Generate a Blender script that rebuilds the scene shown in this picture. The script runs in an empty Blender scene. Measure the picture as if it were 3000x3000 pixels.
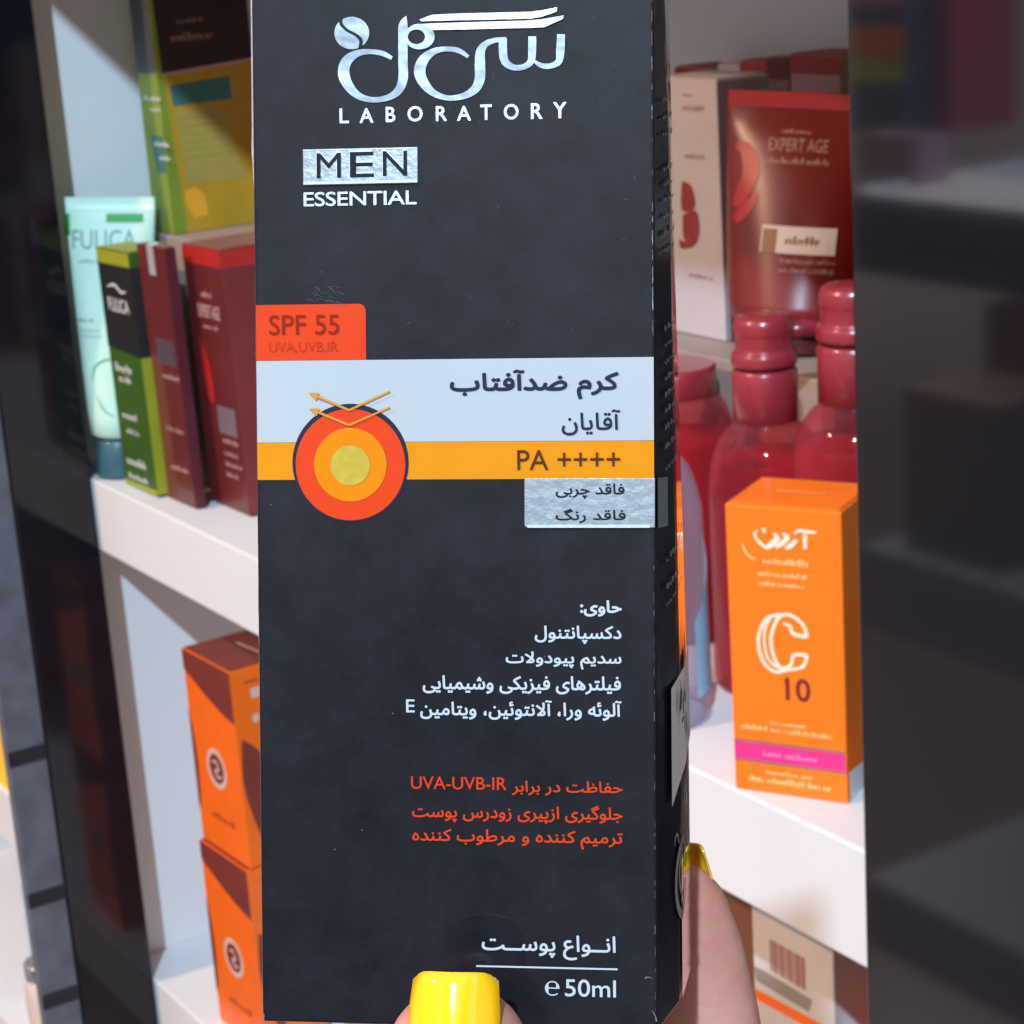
import bpy, bmesh, math, random, unicodedata
import numpy as np
from mathutils import Vector, Matrix, noise
from mathutils.geometry import interpolate_bezier, delaunay_2d_cdt
random.seed(7)
scene = bpy.context.scene
COL = scene.collection
V = Vector

# ------------------------------------------------------------------ camera
F = 6187.0                                   # focal length in units of the 3000 px square picture
R = Matrix(((0.5466, -0.1973, 0.8138), (0.8349, 0.2035, -0.5115), (-0.0647, 0.9590, 0.2760)))
cam_d = bpy.data.cameras.new('camera')
cam_d.sensor_width = 6.0
cam_d.lens = 6.0 * F / 3000.0
cam_d.clip_start = 0.01
cam_d.clip_end = 60.0
cam_d.dof.use_dof = True
cam_d.dof.focus_distance = 0.262
cam_d.dof.aperture_fstop = 18.0
cam = bpy.data.objects.new('camera', cam_d)
q = R.to_quaternion(); q.normalize()
cam.matrix_world = q.to_matrix().to_4x4()
COL.objects.link(cam)
scene.camera = cam
R = q.to_matrix()

# ------------------------------------------------------------------ world (dim indoor bounce)
w = bpy.data.worlds.new('World'); scene.world = w; w.use_nodes = True
nt = w.node_tree; bg = nt.nodes['Background']
tc = nt.nodes.new('ShaderNodeTexCoord'); sep = nt.nodes.new('ShaderNodeSeparateXYZ')
rmp = nt.nodes.new('ShaderNodeValToRGB')
nt.links.new(tc.outputs['Generated'], sep.inputs[0]); nt.links.new(sep.outputs['Z'], rmp.inputs[0])
rmp.color_ramp.elements[0].position = 0.0; rmp.color_ramp.elements[0].color = (0.20, 0.165, 0.155, 1)
rmp.color_ramp.elements[1].position = 1.0; rmp.color_ramp.elements[1].color = (0.40, 0.37, 0.36, 1)
wn = nt.nodes.new('ShaderNodeTexNoise'); wn.inputs['Scale'].default_value = 2.6; wn.inputs['Detail'].default_value = 2
wr = nt.nodes.new('ShaderNodeValToRGB'); wr.color_ramp.elements[0].position = .38; wr.color_ramp.elements[1].position = .64
wr.color_ramp.elements[0].color = (0.45, 0.42, 0.42, 1); wr.color_ramp.elements[1].color = (1.5, 1.6, 1.75, 1)
wm = nt.nodes.new('ShaderNodeMixRGB'); wm.blend_type = 'MULTIPLY'; wm.inputs[0].default_value = 1.0
nt.links.new(tc.outputs['Generated'], wn.inputs['Vector']); nt.links.new(wn.outputs[0], wr.inputs[0])
nt.links.new(rmp.outputs[0], wm.inputs[1]); nt.links.new(wr.outputs[0], wm.inputs[2])
nt.links.new(wm.outputs[0], bg.inputs[0]); bg.inputs[1].default_value = 1.65

# ------------------------------------------------------------------ lamps: one warm, one cool ceiling spot
def spot(name, to_lamp, target, dist, power, col, radius):
    l = bpy.data.lights.new(name, 'SPOT'); l.energy = power; l.color = col
    l.spot_size = math.radians(50); l.spot_blend = 0.4; l.shadow_soft_size = radius
    o = bpy.data.objects.new(name, l); COL.objects.link(o)
    d = V(to_lamp).normalized(); o.location = V(target) + d * dist
    o.rotation_euler = d.to_track_quat('Z', 'Y').to_euler()
spot('cool_spot', (0.93, -0.75, 0.94), (-0.9, 0.45, -0.4), 5.0, 1010, (0.56, 0.78, 1.0), 0.05)
spot('warm_spot', (-0.20, -1.0, 0.85), (-0.9, 0.45, -0.4), 5.0, 600, (1.0, 0.62, 0.38), 0.05)

scene.view_settings.view_transform = 'Standard'
scene.view_settings.look = 'None'
scene.view_settings.exposure = 0.22
scene.view_settings.gamma = 1.0
scene.view_settings.use_curve_mapping = False
scene.cycles.max_bounces = 10
scene.cycles.transmission_bounces = 8
scene.cycles.transparent_max_bounces = 10
scene.cycles.caustics_reflective = False
scene.cycles.caustics_refractive = False
scene.cycles.sample_clamp_indirect = 4.0
scene.cycles.use_denoising = True

# ------------------------------------------------------------------ small tools
def ray(px, py): return R @ V(((px - 1500) / F, -(py - 1500) / F, -1.0))
def on_y(px, py, y): r = ray(px, py); return r * (y / r.y)
def on_z(px, py, z): r = ray(px, py); return r * (z / r.z)

class Frame:
    """a flat face: origin, right, up, outward normal"""
    def __init__(s, o, U, Vv, N): s.o, s.U, s.V, s.N = V(o), V(U), V(Vv), V(N)
    lim = None
    def clamp(s, u, v):
        if s.lim: u = min(max(u, .0003), s.lim[0] - .0003); v = min(max(v, .0003), s.lim[1] - .0003)
        return u, v
    def pt(s, u, v, n=0.0): return s.o + s.U * u + s.V * v + s.N * n
    def px(s, x, y):
        r = ray(x, y); d = r * (s.o.dot(s.N) / r.dot(s.N)) - s.o
        return d.dot(s.U), d.dot(s.V)

MW = {}
def empty(name, label, cat, matrix, group=None):
    o = bpy.data.objects.new(name, None); o.empty_display_size = 0.01
    o.matrix_world = matrix; COL.objects.link(o); MW[o.name] = matrix.copy()
    o['label'] = label; o['category'] = cat
    if group: o['group'] = group
    return o
def at(x, y, z, rz=0.0): return Matrix.Translation((x, y, z)) @ Matrix.Rotation(rz, 4, 'Z')

def build(name, verts, faces, mat, parent=None, smooth=False, label=None):
    """one mesh object from world-space vertices"""
    me = bpy.data.meshes.new(name)
    if parent is not None:
        inv = MW[parent.name].inverted(); verts = [inv @ V(v) for v in verts]
    me.from_pydata([tuple(v) for v in verts], [], faces)
    me.materials.append(mat)
    if smooth:
        for p in me.polygons: p.use_smooth = True
    me.update()
    o = bpy.data.objects.new(name, me); COL.objects.link(o)
    if parent is not None:
        o.parent = parent; MW[o.name] = MW[parent.name]
    if label: o['label'] = label
    return o

def recalc(o):
    bm = bmesh.new(); bm.from_mesh(o.data)
    bmesh.ops.recalc_face_normals(bm, faces=bm.faces); bm.to_mesh(o.data); bm.free()
    return o
def bevel(o, width, seg=2):
    bm = bmesh.new(); bm.from_mesh(o.data)
    bmesh.ops.recalc_face_normals(bm, faces=bm.faces)
    bmesh.ops.bevel(bm, geom=list(bm.edges), offset=width, segments=seg, profile=0.5, affect='EDGES')
    bm.to_mesh(o.data); bm.free(); return o

BOXF = [(0, 3, 2, 1), (4, 5, 6, 7), (0, 1, 5, 4), (1, 2, 6, 5), (2, 3, 7, 6), (3, 0, 4, 7)]
def box_pts(x0, x1, y0, y1, z0, z1, M=None):
    p = [V(a) for a in ((x0, y0, z0), (x1, y0, z0), (x1, y1, z0), (x0, y1, z0),
                        (x0, y0, z1), (x1, y0, z1), (x1, y1, z1), (x0, y1, z1))]
    return [M @ a for a in p] if M else p
def slab(name, x0, x1, y0, y1, z0, z1, mat, parent=None, bev=0.0008, M=None, label=None):
    o = build(name, box_pts(x0, x1, y0, y1, z0, z1, M), BOXF, mat, parent, label=label)
    return bevel(o, bev) if bev else recalc(o)

def lathe(name, prof, mat, parent, M, seg=40, sx=1.0, sy=1.0, closed=True):
    """prof: list of (r, z)"""
    vs, fs = [], []
    for r, z in prof:
        for k in range(seg):
            a = 2 * math.pi * k / seg
            vs.append(M @ V((r * sx * math.cos(a), r * sy * math.sin(a), z)))
    n = len(prof)
    for i in range(n - 1):
        for k in range(seg):
            k2 = (k + 1) % seg
            fs.append((i * seg + k, i * seg + k2, (i + 1) * seg + k2, (i + 1) * seg + k))
    if closed:
        fs.append(tuple(reversed(range(seg)))); fs.append(tuple(range((n - 1) * seg, n * seg)))
    o = build(name, vs, fs, mat, parent, smooth=True)
    for p in o.data.polygons:
        if len(p.vertices) > 4: p.use_smooth = False
    return recalc(o)

def smooth_prof(pts, n=6):
    """Catmull-Rom through control points"""
    out = []
    P = [pts[0]] + list(pts) + [pts[-1]]
    for i in range(1, len(P) - 2):
        for k in range(n):
            t = k / n
            out.append(tuple(0.5 * ((2 * b) + (-a + c) * t + (2 * a - 5 * b + 4 * c - d) * t * t + (-a + 3 * b - 3 * c + d) * t ** 3)
                             for a, b, c, d in zip(P[i - 1], P[i], P[i + 1], P[i + 2])))
    out.append(tuple(pts[-1])); return out

# ---- flat prints on a face
def poly(name, fr, pts, mat, parent, lift=0.00012, label=None):
    """filled outline, pts in face units"""
    bm = bmesh.new()
    vs = [bm.verts.new(fr.pt(u, v, lift)) for u, v in pts]
    f = bm.faces.new(vs); bmesh.ops.triangulate(bm, faces=[f])
    verts = [v.co.copy() for v in bm.verts]; bm.verts.index_update()
    faces = [tuple(v.index for v in f.verts) for f in bm.faces]
    bm.free()
    faces = [f if (verts[f[1]] - verts[f[0]]).cross(verts[f[2]] - verts[f[0]]).dot(fr.N) > 0 else f[::-1] for f in faces]
    return build(name, verts, faces, mat, parent, label=label)
def ppoly(name, fr, pix, mat, parent, lift=0.00012, label=None):
    return poly(name, fr, [fr.clamp(*fr.px(*p)) for p in pix], mat, parent, lift, label)
def plate(name, fr, pts, mat, parent, lift=0.0001, thick=0.00025, bev=0.00012):
    n = len(pts); vs = [fr.pt(u, v, lift) for u, v in pts] + [fr.pt(u, v, lift + thick) for u, v in pts]
    fs = [tuple(range(n)), tuple(range(n, 2 * n))] + [(i, (i + 1) % n, n + (i + 1) % n, n + i) for i in range(n)]
    o = build(name, vs, fs, mat, parent); return bevel(o, bev) if bev else recalc(o)
def ell(cx, cy, rx, ry, n=48, a0=0.0, a1=2 * math.pi):
    return [(cx + rx * math.cos(a0 + (a1 - a0) * k / n), cy + ry * math.sin(a0 + (a1 - a0) * k / n)) for k in range(n)]
def ribbon_geo(fr, pts, widths, lift, n=7):
    """ribbon of changing width through face points -> (verts, faces)"""
    P = smooth_prof([(u, v, wd) for (u, v), wd in zip(pts, widths)], n) if len(pts) > 2 else [(u, v, wd) for (u, v), wd in zip(pts, widths)]
    vs, fs = [], []
    for i, (u, v, wd) in enumerate(P):
        a = P[max(0, i - 1)]; b = P[min(len(P) - 1, i + 1)]
        t = V((b[0] - a[0], b[1] - a[1])); t = t.normalized() if t.length > 0 else V((1, 0))
        nx, ny = -t.y * wd / 2, t.x * wd / 2
        vs += [fr.pt(u + nx, v + ny, lift), fr.pt(u - nx, v - ny, lift)]
        if i: k = 2 * i; fs.append((k - 2, k - 1, k + 1, k))
    return vs, fs
def merge(geos):
    vs, fs = [], []
    for a, b in geos:
        k = len(vs); vs += a; fs += [tuple(i + k for i in f) for f in b]
    return vs, fs
def ribbons(name, fr, strokes, mat, parent, lift=0.00014, n=7):
    vs, fs = merge([ribbon_geo(fr, p, wd, lift + i * 0.00001, n) for i, (p, wd) in enumerate(strokes)])
    return build(name, vs, fs, mat, parent)

# ---- lettering (built-in font; Persian letters joined by hand)
FORMS = {}
for cp in list(range(0xFB50, 0xFE00)) + list(range(0xFE70, 0xFF00)):
    d = unicodedata.decomposition(chr(cp))
    if d.startswith('<'):
        kind, *rest = d.split()
        FORMS.setdefault(''.join(chr(int(c, 16)) for c in rest), {}).setdefault(kind, chr(cp))
def shape(s):
    s = s.replace('لا', '\u0001').replace('لآ', '\u0002')
    FORMS['\u0001'] = FORMS['لا']; FORMS['\u0002'] = FORMS['لآ']
    out = []
    def joins_next(c): return c == 'ـ' or (c in FORMS and '<initial>' in FORMS[c])
    def joins_prev(c): return c == 'ـ' or (c in FORMS and '<final>' in FORMS[c])
    for i, c in enumerate(s):
        if c not in FORMS: out.append(c); continue
        p = i > 0 and joins_next(s[i - 1]) and joins_prev(c)
        n = i + 1 < len(s) and joins_next(c) and joins_prev(s[i + 1])
        k = '<medial>' if p and n else '<final>' if p else '<initial>' if n else '<isolated>'
        out.append(FORMS[c].get(k) or FORMS[c].get('<isolated>'))
    return ''.join(reversed(out))
def text_geo(s, fr, rect, lift, bold=0.0, shear=0.0, spacing=1.0):
    """glyph outlines fitted into rect (u0,v0,u1,v1) on the face"""
    c = bpy.data.curves.new('tmp', 'FONT'); c.body = s; c.size = 1.0; c.shear = shear; c.space_character = spacing
    o = bpy.data.objects.new('tmp', c); COL.objects.link(o)
    dg = bpy.context.evaluated_depsgraph_get(); dg.update()
    cu_ = o.to_curve(dg); loops = []
    for sp in cu_.splines:
        P = sp.bezier_points; n = len(P); L_ = []
        for i in range(n):
            a, b_ = P[i], P[(i + 1) % n]
            straight = a.handle_right_type == 'VECTOR' and b_.handle_left_type == 'VECTOR'
            L_ += [(q.x, q.y) for q in interpolate_bezier(a.co, a.handle_right, b_.handle_left, b_.co, 2 if straight else 5)[:-1]]
        L_ = [p for i, p in enumerate(L_) if (V(p) - V(L_[i - 1])).length > 1e-5]
        if len(L_) > 2: loops.append(L_)
    o.to_curve_clear(); bpy.data.objects.remove(o); bpy.data.curves.remove(c)
    pts, edges = [], []
    for L_ in loops:
        k = len(pts); pts += [V(p) for p in L_]; edges += [(k + i, k + (i + 1) % len(L_)) for i in range(len(L_))]
    ov, oe, of, *_ = delaunay_2d_cdt(pts, edges, [], 0, 1e-6)
    X = np.array([p[:] for p in ov]); T_ = np.array([f for f in of if len(f) == 3])
    cen = X[T_].mean(axis=1); wn = np.zeros(len(cen))
    for L_ in loops:                          # non-zero winding, so overlapping strokes stay filled
        A = np.array(L_); B_ = np.roll(A, -1, axis=0)
        y = cen[:, 1:2]; up = (A[None, :, 1] <= y) & (B_[None, :, 1] > y); dn = (A[None, :, 1] > y) & (B_[None, :, 1] <= y)
        cr = (B_[None, :, 0] - A[None, :, 0]) * (y - A[None, :, 1]) - (cen[:, 0:1] - A[None, :, 0]) * (B_[None, :, 1] - A[None, :, 1])
        wn += (up & (cr > 0)).sum(1) - (dn & (cr < 0)).sum(1)
    keep = T_[wn != 0]
    co = [V((p[0], p[1], 0)) for p in X]; fs = [tuple(int(i) for i in f) for f in keep]
    used = sorted({i for f in fs for i in f}); mp_ = {j: i for i, j in enumerate(used)}
    co = [co[j] for j in used]; fs = [tuple(mp_[i] for i in f) for f in fs]
    x0 = min(v.x for v in co); x1 = max(v.x for v in co); y0 = min(v.y for v in co); y1 = max(v.y for v in co)
    u0, v0, u1, v1 = rect
    fx = (u1 - u0) / (x1 - x0); fy = (v1 - v0) / (y1 - y0)
    if bold <= 0: return [fr.pt(u0 + (v.x - x0) * fx, v0 + (v.y - y0) * fy, lift) for v in co], fs
    b = bold * fy; geos = []                # heavier weight: the same glyphs struck several times, slightly apart
    fx = (u1 - u0 - 2 * b) / (x1 - x0); fy = (v1 - v0 - 2 * b) / (y1 - y0)
    for k in range(6):
        du, dv = b * math.cos(k * math.pi / 3 + .5), b * math.sin(k * math.pi / 3 + .5)
        geos.append(([fr.pt(u0 + b + (v.x - x0) * fx + du, v0 + b + (v.y - y0) * fy + dv, lift + k * 1e-6) for v in co], fs))
    return merge(geos)
def prect(fr, x0, y0, x1, y1):
    xm, ym = (x0 + x1) / 2, (y0 + y1) / 2
    return fr.px(x0, ym)[0], fr.px(xm, y1)[1], fr.px(x1, ym)[0], fr.px(xm, y0)[1]
def text(name, fr, s, rect, mat, parent, lift=0.00016, bold=0.0, persian=False, shear=0.0, spacing=1.0, label=None):
    vs, fs = text_geo(shape(s) if persian else s, fr, rect, lift, bold, shear, spacing)
    return build(name, vs, fs, mat, parent, label=label)
def fine_print(name, fr, rects, mat, parent, lift=0.00014, seed=0, step=1.0):
    """lines of print too small to read: rows of short uneven strokes"""
    rnd = random.Random(seed); out = []
    for u0, v0, u1, v1 in rects:
        geos = []
        h = abs(v1 - v0); u = min(u0, u1); ue = max(u0, u1); vm = min(v0, v1)
        while u < ue:
            wl = h * rnd.uniform(1.5, 4.0) * step
            e = min(ue, u + wl); x = u
            while x < e:
                hh = h * rnd.choice((0.55, 0.6, 0.65, 1.0)); wd = h * rnd.uniform(0.18, 0.32)
                geos.append(([fr.pt(x, vm, lift), fr.pt(x + wd, vm, lift), fr.pt(x + wd, vm + hh, lift), fr.pt(x, vm + hh, lift)], [(0, 1, 2, 3)]))
                if rnd.random() < 0.6:
                    geos.append(([fr.pt(x, vm + h * .4, lift * 1.05), fr.pt(x + h * .5, vm + h * .4, lift * 1.05), fr.pt(x + h * .5, vm + h * .58, lift * 1.05), fr.pt(x, vm + h * .58, lift * 1.05)], [(0, 1, 2, 3)]))
                x += h * rnd.uniform(0.42, 0.62)
            u = e + h * 0.5
        vs, fs = merge(geos)
        out.append(build(name, vs, fs, mat, parent))
    return out

# ------------------------------------------------------------------ materials
def S(r, g, b):
    """sRGB 0-255 -> linear"""
    f = lambda c: c / 255 / 12.92 if c / 255 <= 0.04045 else ((c / 255 + 0.055) / 1.055) ** 2.4
    return (f(r), f(g), f(b))
def mat(name, col, rough=0.5, spec=0.5, metal=0.0, coat=0.0, coat_rough=0.1, trans=0.0, ior=1.45,
        var=0.06, vscale=40.0, bump=0.0, bscale=300.0, sss=0.0, emit=None):
    m = bpy.data.materials.new(name); m.use_nodes = True; t = m.node_tree; b = t.nodes['Principled BSDF']
    b.inputs['Roughness'].default_value = rough; b.inputs['Specular IOR Level'].default_value = spec
    b.inputs['Metallic'].default_value = metal; b.inputs['Coat Weight'].default_value = coat
    b.inputs['Coat Roughness'].default_value = coat_rough; b.inputs['Transmission Weight'].default_value = trans
    b.inputs['IOR'].default_value = ior
    if sss:
        b.inputs['Subsurface Weight'].default_value = sss; b.inputs['Subsurface Radius'].default_value = (1.0, 0.35, 0.2)
        b.inputs['Subsurface Scale'].default_value = 0.004
    tcn = t.nodes.new('ShaderNodeTexCoord')
    if var > 0:
        nz = t.nodes.new('ShaderNodeTexNoise'); nz.inputs['Scale'].default_value = vscale; nz.inputs['Detail'].default_value = 5
        t.links.new(tcn.outputs['Object'], nz.inputs['Vector'])
        mp = t.nodes.new('ShaderNodeMapRange'); mp.inputs['From Min'].default_value = 0.3; mp.inputs['From Max'].default_value = 0.7
        mp.inputs['To Min'].default_value = 1 - var; mp.inputs['To Max'].default_value = 1 + var
        t.links.new(nz.outputs[0], mp.inputs[0])
        mul = t.nodes.new('ShaderNodeVectorMath'); mul.operation = 'SCALE'; mul.inputs[0].default_value = col
        t.links.new(mp.outputs[0], mul.inputs['Scale']); t.links.new(mul.outputs[0], b.inputs['Base Color'])
    else:
        b.inputs['Base Color'].default_value = (*col, 1)
    if bump > 0:
        n2 = t.nodes.new('ShaderNodeTexNoise'); n2.inputs['Scale'].default_value = bscale; n2.inputs['Detail'].default_value = 3
        t.links.new(tcn.outputs['Object'], n2.inputs['Vector'])
        bp = t.nodes.new('ShaderNodeBump'); bp.inputs['Strength'].default_value = bump; bp.inputs['Distance'].default_value = 0.001
        t.links.new(n2.outputs[0], bp.inputs['Height']); t.links.new(bp.outputs[0], b.inputs['Normal'])
        if coat: t.links.new(bp.outputs[0], b.inputs['Coat Normal'])
    return m

M_white = mat('white_laminate', (0.72, 0.715, 0.71), 0.5, spec=.35, var=0.025, vscale=8)
M_post = mat('black_gloss_laminate', (0.007, 0.0075, 0.010), 0.10, 0.35, coat=0.22, coat_rough=0.09, var=0.2)
M_strip = mat('grey_channel', (0.10, 0.105, 0.125), 0.45, 0.6, var=0.2, vscale=60, bump=0.1)
M_slot = mat('channel_gap', (0.012, 0.012, 0.016), 0.6)
M_riser = mat('taupe_riser', (0.32, 0.25, 0.21), 0.5)
M_rim = mat('pale_edge', (0.7, 0.68, 0.66), 0.4)

# carton black with dust specks, edge wear and the crinkled clear wrap
def carton_black():
    m = bpy.data.materials.new('black_carton'); m.use_nodes = True; t = m.node_tree; b = t.nodes['Principled BSDF']
    L = t.links.new; N = t.nodes.new
    tcn = N('ShaderNodeTexCoord')
    vor = N('ShaderNodeTexVoronoi'); vor.inputs['Scale'].default_value = 260; L(tcn.outputs['Object'], vor.inputs['Vector'])
    lt = N('ShaderNodeMath'); lt.operation = 'LESS_THAN'; lt.inputs[1].default_value = 0.026; L(vor.outputs['Distance'], lt.inputs[0])
    pick = N('ShaderNodeSeparateColor'); L(vor.outputs['Color'], pick.inputs[0])
    gt = N('ShaderNodeMath'); gt.operation = 'GREATER_THAN'; gt.inputs[1].default_value = 0.66; L(pick.outputs[0], gt.inputs[0])
    speck = N('ShaderNodeMath'); speck.operation = 'MULTIPLY'; L(lt.outputs[0], speck.inputs[0]); L(gt.outputs[0], speck.inputs[1])
    # worn edge: near |u| = 25 mm, broken up by noise
    sp = N('ShaderNodeSeparateXYZ'); L(tcn.outputs['Object'], sp.inputs[0])
    ab = N('ShaderNodeMath'); ab.operation = 'ABSOLUTE'; L(sp.outputs['X'], ab.inputs[0])
    e1 = N('ShaderNodeMath'); e1.operation = 'GREATER_THAN'; e1.inputs[1].default_value = 0.03; L(ab.outputs[0], e1.inputs[0])
    zf = N('ShaderNodeMath'); zf.operation = 'GREATER_THAN'; zf.inputs[1].default_value = -0.0006; L(sp.outputs['Z'], zf.inputs[0])
    nz = N('ShaderNodeTexNoise'); nz.inputs['Scale'].default_value = 900; nz.inputs['Detail'].default_value = 6; L(tcn.outputs['Object'], nz.inputs['Vector'])
    ng = N('ShaderNodeMath'); ng.operation = 'GREATER_THAN'; ng.inputs[1].default_value = 0.44; L(nz.outputs[0], ng.inputs[0])
    ew = N('ShaderNodeMath'); ew.operation = 'MULTIPLY'; L(e1.outputs[0], ew.inputs[0]); L(ng.outputs[0], ew.inputs[1])
    ew2 = N('ShaderNodeMath'); ew2.operation = 'MULTIPLY'; L(ew.outputs[0], ew2.inputs[0]); L(zf.outputs[0], ew2.inputs[1])
    mx = N('ShaderNodeMath'); mx.operation = 'MAXIMUM'; L(ew2.outputs[0], mx.inputs[0]); L(speck.outputs[0], mx.inputs[1])
    n3 = N('ShaderNodeTexNoise'); n3.inputs['Scale'].default_value = 110; n3.inputs['Detail'].default_value = 9; n3.inputs['Roughness'].default_value = .72; L(tcn.outputs['Object'], n3.inputs['Vector'])
    cr = N('ShaderNodeValToRGB'); cr.color_ramp.elements[0].color = (0.0016, 0.0018, 0.0032, 1); cr.color_ramp.elements[1].color = (0.0095, 0.0108, 0.0165, 1)
    cr.color_ramp.elements[0].position = 0.3; cr.color_ramp.elements[1].position = 0.7; L(n3.outputs[0], cr.inputs[0])
    mix = N('ShaderNodeMixRGB'); mix.inputs[2].default_value = (0.075, 0.105, 0.115, 1); L(mx.outputs[0], mix.inputs[0]); L(cr.outputs[0], mix.inputs[1])
    L(mix.outputs[0], b.inputs['Base Color'])
    b.inputs['Roughness'].default_value = 0.5; b.inputs['Specular IOR Level'].default_value = 0.12; b.inputs['Coat Weight'].default_value = 0.55; b.inputs['Coat Roughness'].default_value = 0.07
    n2 = N('ShaderNodeTexNoise'); n2.inputs['Scale'].default_value = 45; n2.inputs['Detail'].default_value = 3; L(tcn.outputs['Object'], n2.inputs['Vector'])
    bp = N('ShaderNodeBump'); bp.inputs['Strength'].default_value = 0.08; bp.inputs['Distance'].default_value = 0.002
    L(n2.outputs[0], bp.inputs['Height']); L(bp.outputs[0], b.inputs['Normal']); L(bp.outputs[0], b.inputs['Coat Normal'])
    return m
M_black = carton_black()
def K(r, g, b): return tuple(0.62 * c for c in S(r, g, b))      # carton inks
M_ink_w = mat('white_ink', (0.41, 0.465, 0.49), 0.4, spec=0.12, coat=0.03, var=0.03)
M_band_w = mat('pale_band', (0.365, 0.40, 0.415), 0.4, spec=0.12, coat=0.03, var=0.02)
M_band_o = mat('amber_band', K(250, 158, 12), 0.4, spec=0.12, coat=0.03, var=0.03)
M_red_o = mat('orange_red_ink', K(246, 74, 26), 0.4, spec=0.12, coat=0.03, var=0.03)
M_amber = mat('amber_ink', K(252, 146, 4), 0.4, spec=0.12, coat=0.03, var=0.03)
M_yellow = mat('yellow_ink', K(214, 190, 70), 0.45, spec=0.12, coat=0.03, var=0.08, vscale=900)
M_gold = mat('gold_ink', K(226, 158, 62), 0.4, spec=0.12, coat=0.03)
M_navy = mat('navy_ink', (0.016, 0.018, 0.034), 0.4, spec=0.12, coat=0.03)
M_brown = mat('brown_ink', (0.085, 0.020, 0.003), 0.4, spec=0.12, coat=0.03)
M_rust = mat('rust_ink', K(160, 40, 8), 0.4, spec=0.12, coat=0.03)
M_rust2 = mat('faint_rust_ink', K(212, 62, 22), 0.4, spec=0.12, coat=0.03)
M_text_o = mat('orange_ink', K(236, 74, 36), 0.4, spec=0.12, coat=0.03)
M_foil = mat('silver_foil', (0.29, 0.33, 0.35), 0.36, 0.5, metal=0.45, var=0.12, vscale=700, bump=0.10, bscale=900)
M_foil_b = mat('bright_foil', (0.50, 0.57, 0.60), 0.34, 0.5, metal=0.3, var=0.08, bump=0.08, bscale=700)
M_sticker = mat('paper_sticker', (0.82, 0.80, 0.80), 0.6, var=0.04)
M_ink_k = mat('black_ink', (0.012, 0.012, 0.016), 0.5, spec=0.1)
M_foil_s = mat('satin_foil', (0.23, 0.26, 0.28), 0.36, 0.4, metal=0.6, var=0.25, vscale=70, bump=0.35, bscale=130)

# ------------------------------------------------------------------ shelving unit
ZS, ZL = -0.3615, -0.745          # tops of the two shelves in view
XL, XP, XR = -1.3876, -1.3476, -0.5625
YF = 0.507
unit = empty('shelving_unit', 'white shelving unit with black gloss upright holding the cosmetics, plus an added shade board', 'shelving unit', at(-0.97, 0.65, -1.45))
slab('shelf', XL + .0005, XR - .0005, YF, 0.815, ZS - 0.051, ZS, M_white, unit, 0.0012)
slab('shelf', XL + .0005, XR - .0005, YF, 0.815, ZL - 0.051, ZL, M_white, unit, 0.0012)
slab('shelf', XL + .0005, XR - .0005, YF, 0.815, ZL - 0.434, ZL - 0.383, M_white, unit, 0.0012)
slab('side_panel', XL - 0.022, XL, YF + .0005, 0.83, -1.45, 0.30, M_white, unit)
slab('back_panel', XL + .0005, XR - .0005, 0.8155, 0.83, -1.45, 0.30, M_white, unit)
slab('end_panel', XR, XR + 0.016, YF - 0.004, 0.83, -1.45, 0.30, M_post, unit)
slab('upright', XP - 0.012, XP, 0.4505, YF, -1.45, 0.30, M_post, unit, 0.001)
slab('light_stop', XL - 0.022, XP - 0.0125, 0.488, YF - .0005, -1.45, 0.30, M_white, unit, 0.001)  # added behind the upright to stop lamp light leaking through the gap
slab('channel_strip', XP - 0.0115, XP - 0.0012, 0.4225, 0.4500, -1.45, 0.30, M_strip, unit, 0.0008)
for z in (-0.552 + 0.005, -0.655, -0.735, -0.835):
    slab('channel_gap', XP - 0.0013, XP - 0.0002, 0.4223, 0.4502, z - 0.0055, z + 0.0055, M_slot, unit, 0.0002)
slab('shade_board', XL - 0.022, 0.9, 0.335, 0.35, 0.1675, 0.30, M_white, unit)  # unseen board, added to cast the diagonal shadow and shade the back wall
slab('top_panel', XL - 0.022, 0.9, 0.3505, 0.83, 0.3005, 0.32, M_white, unit)  # unseen top, run on past the bay for the same shade

# the black glass door of the next bay, at the right: it mirrors the shelves across the aisle
M_glass_d = mat('black_glass', (0.008, 0.008, 0.010), 0.05, 0.7, ior=1.6, var=0.0, coat=1.0, coat_rough=0.05)
door = empty('glass_door', 'black glossy glass cabinet door standing right of the orange carton shelf', 'glass door', at(-0.3, 0.452, -1.45))
slab('door_pane', -0.5028, 0.05, 0.450, 0.456, -1.45, 0.15, M_glass_d, door, 0.0004)
slab('door_frame', -0.5028, 0.05, 0.4565, 0.475, -1.45, 0.15, M_post, door, 0.0004)

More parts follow.
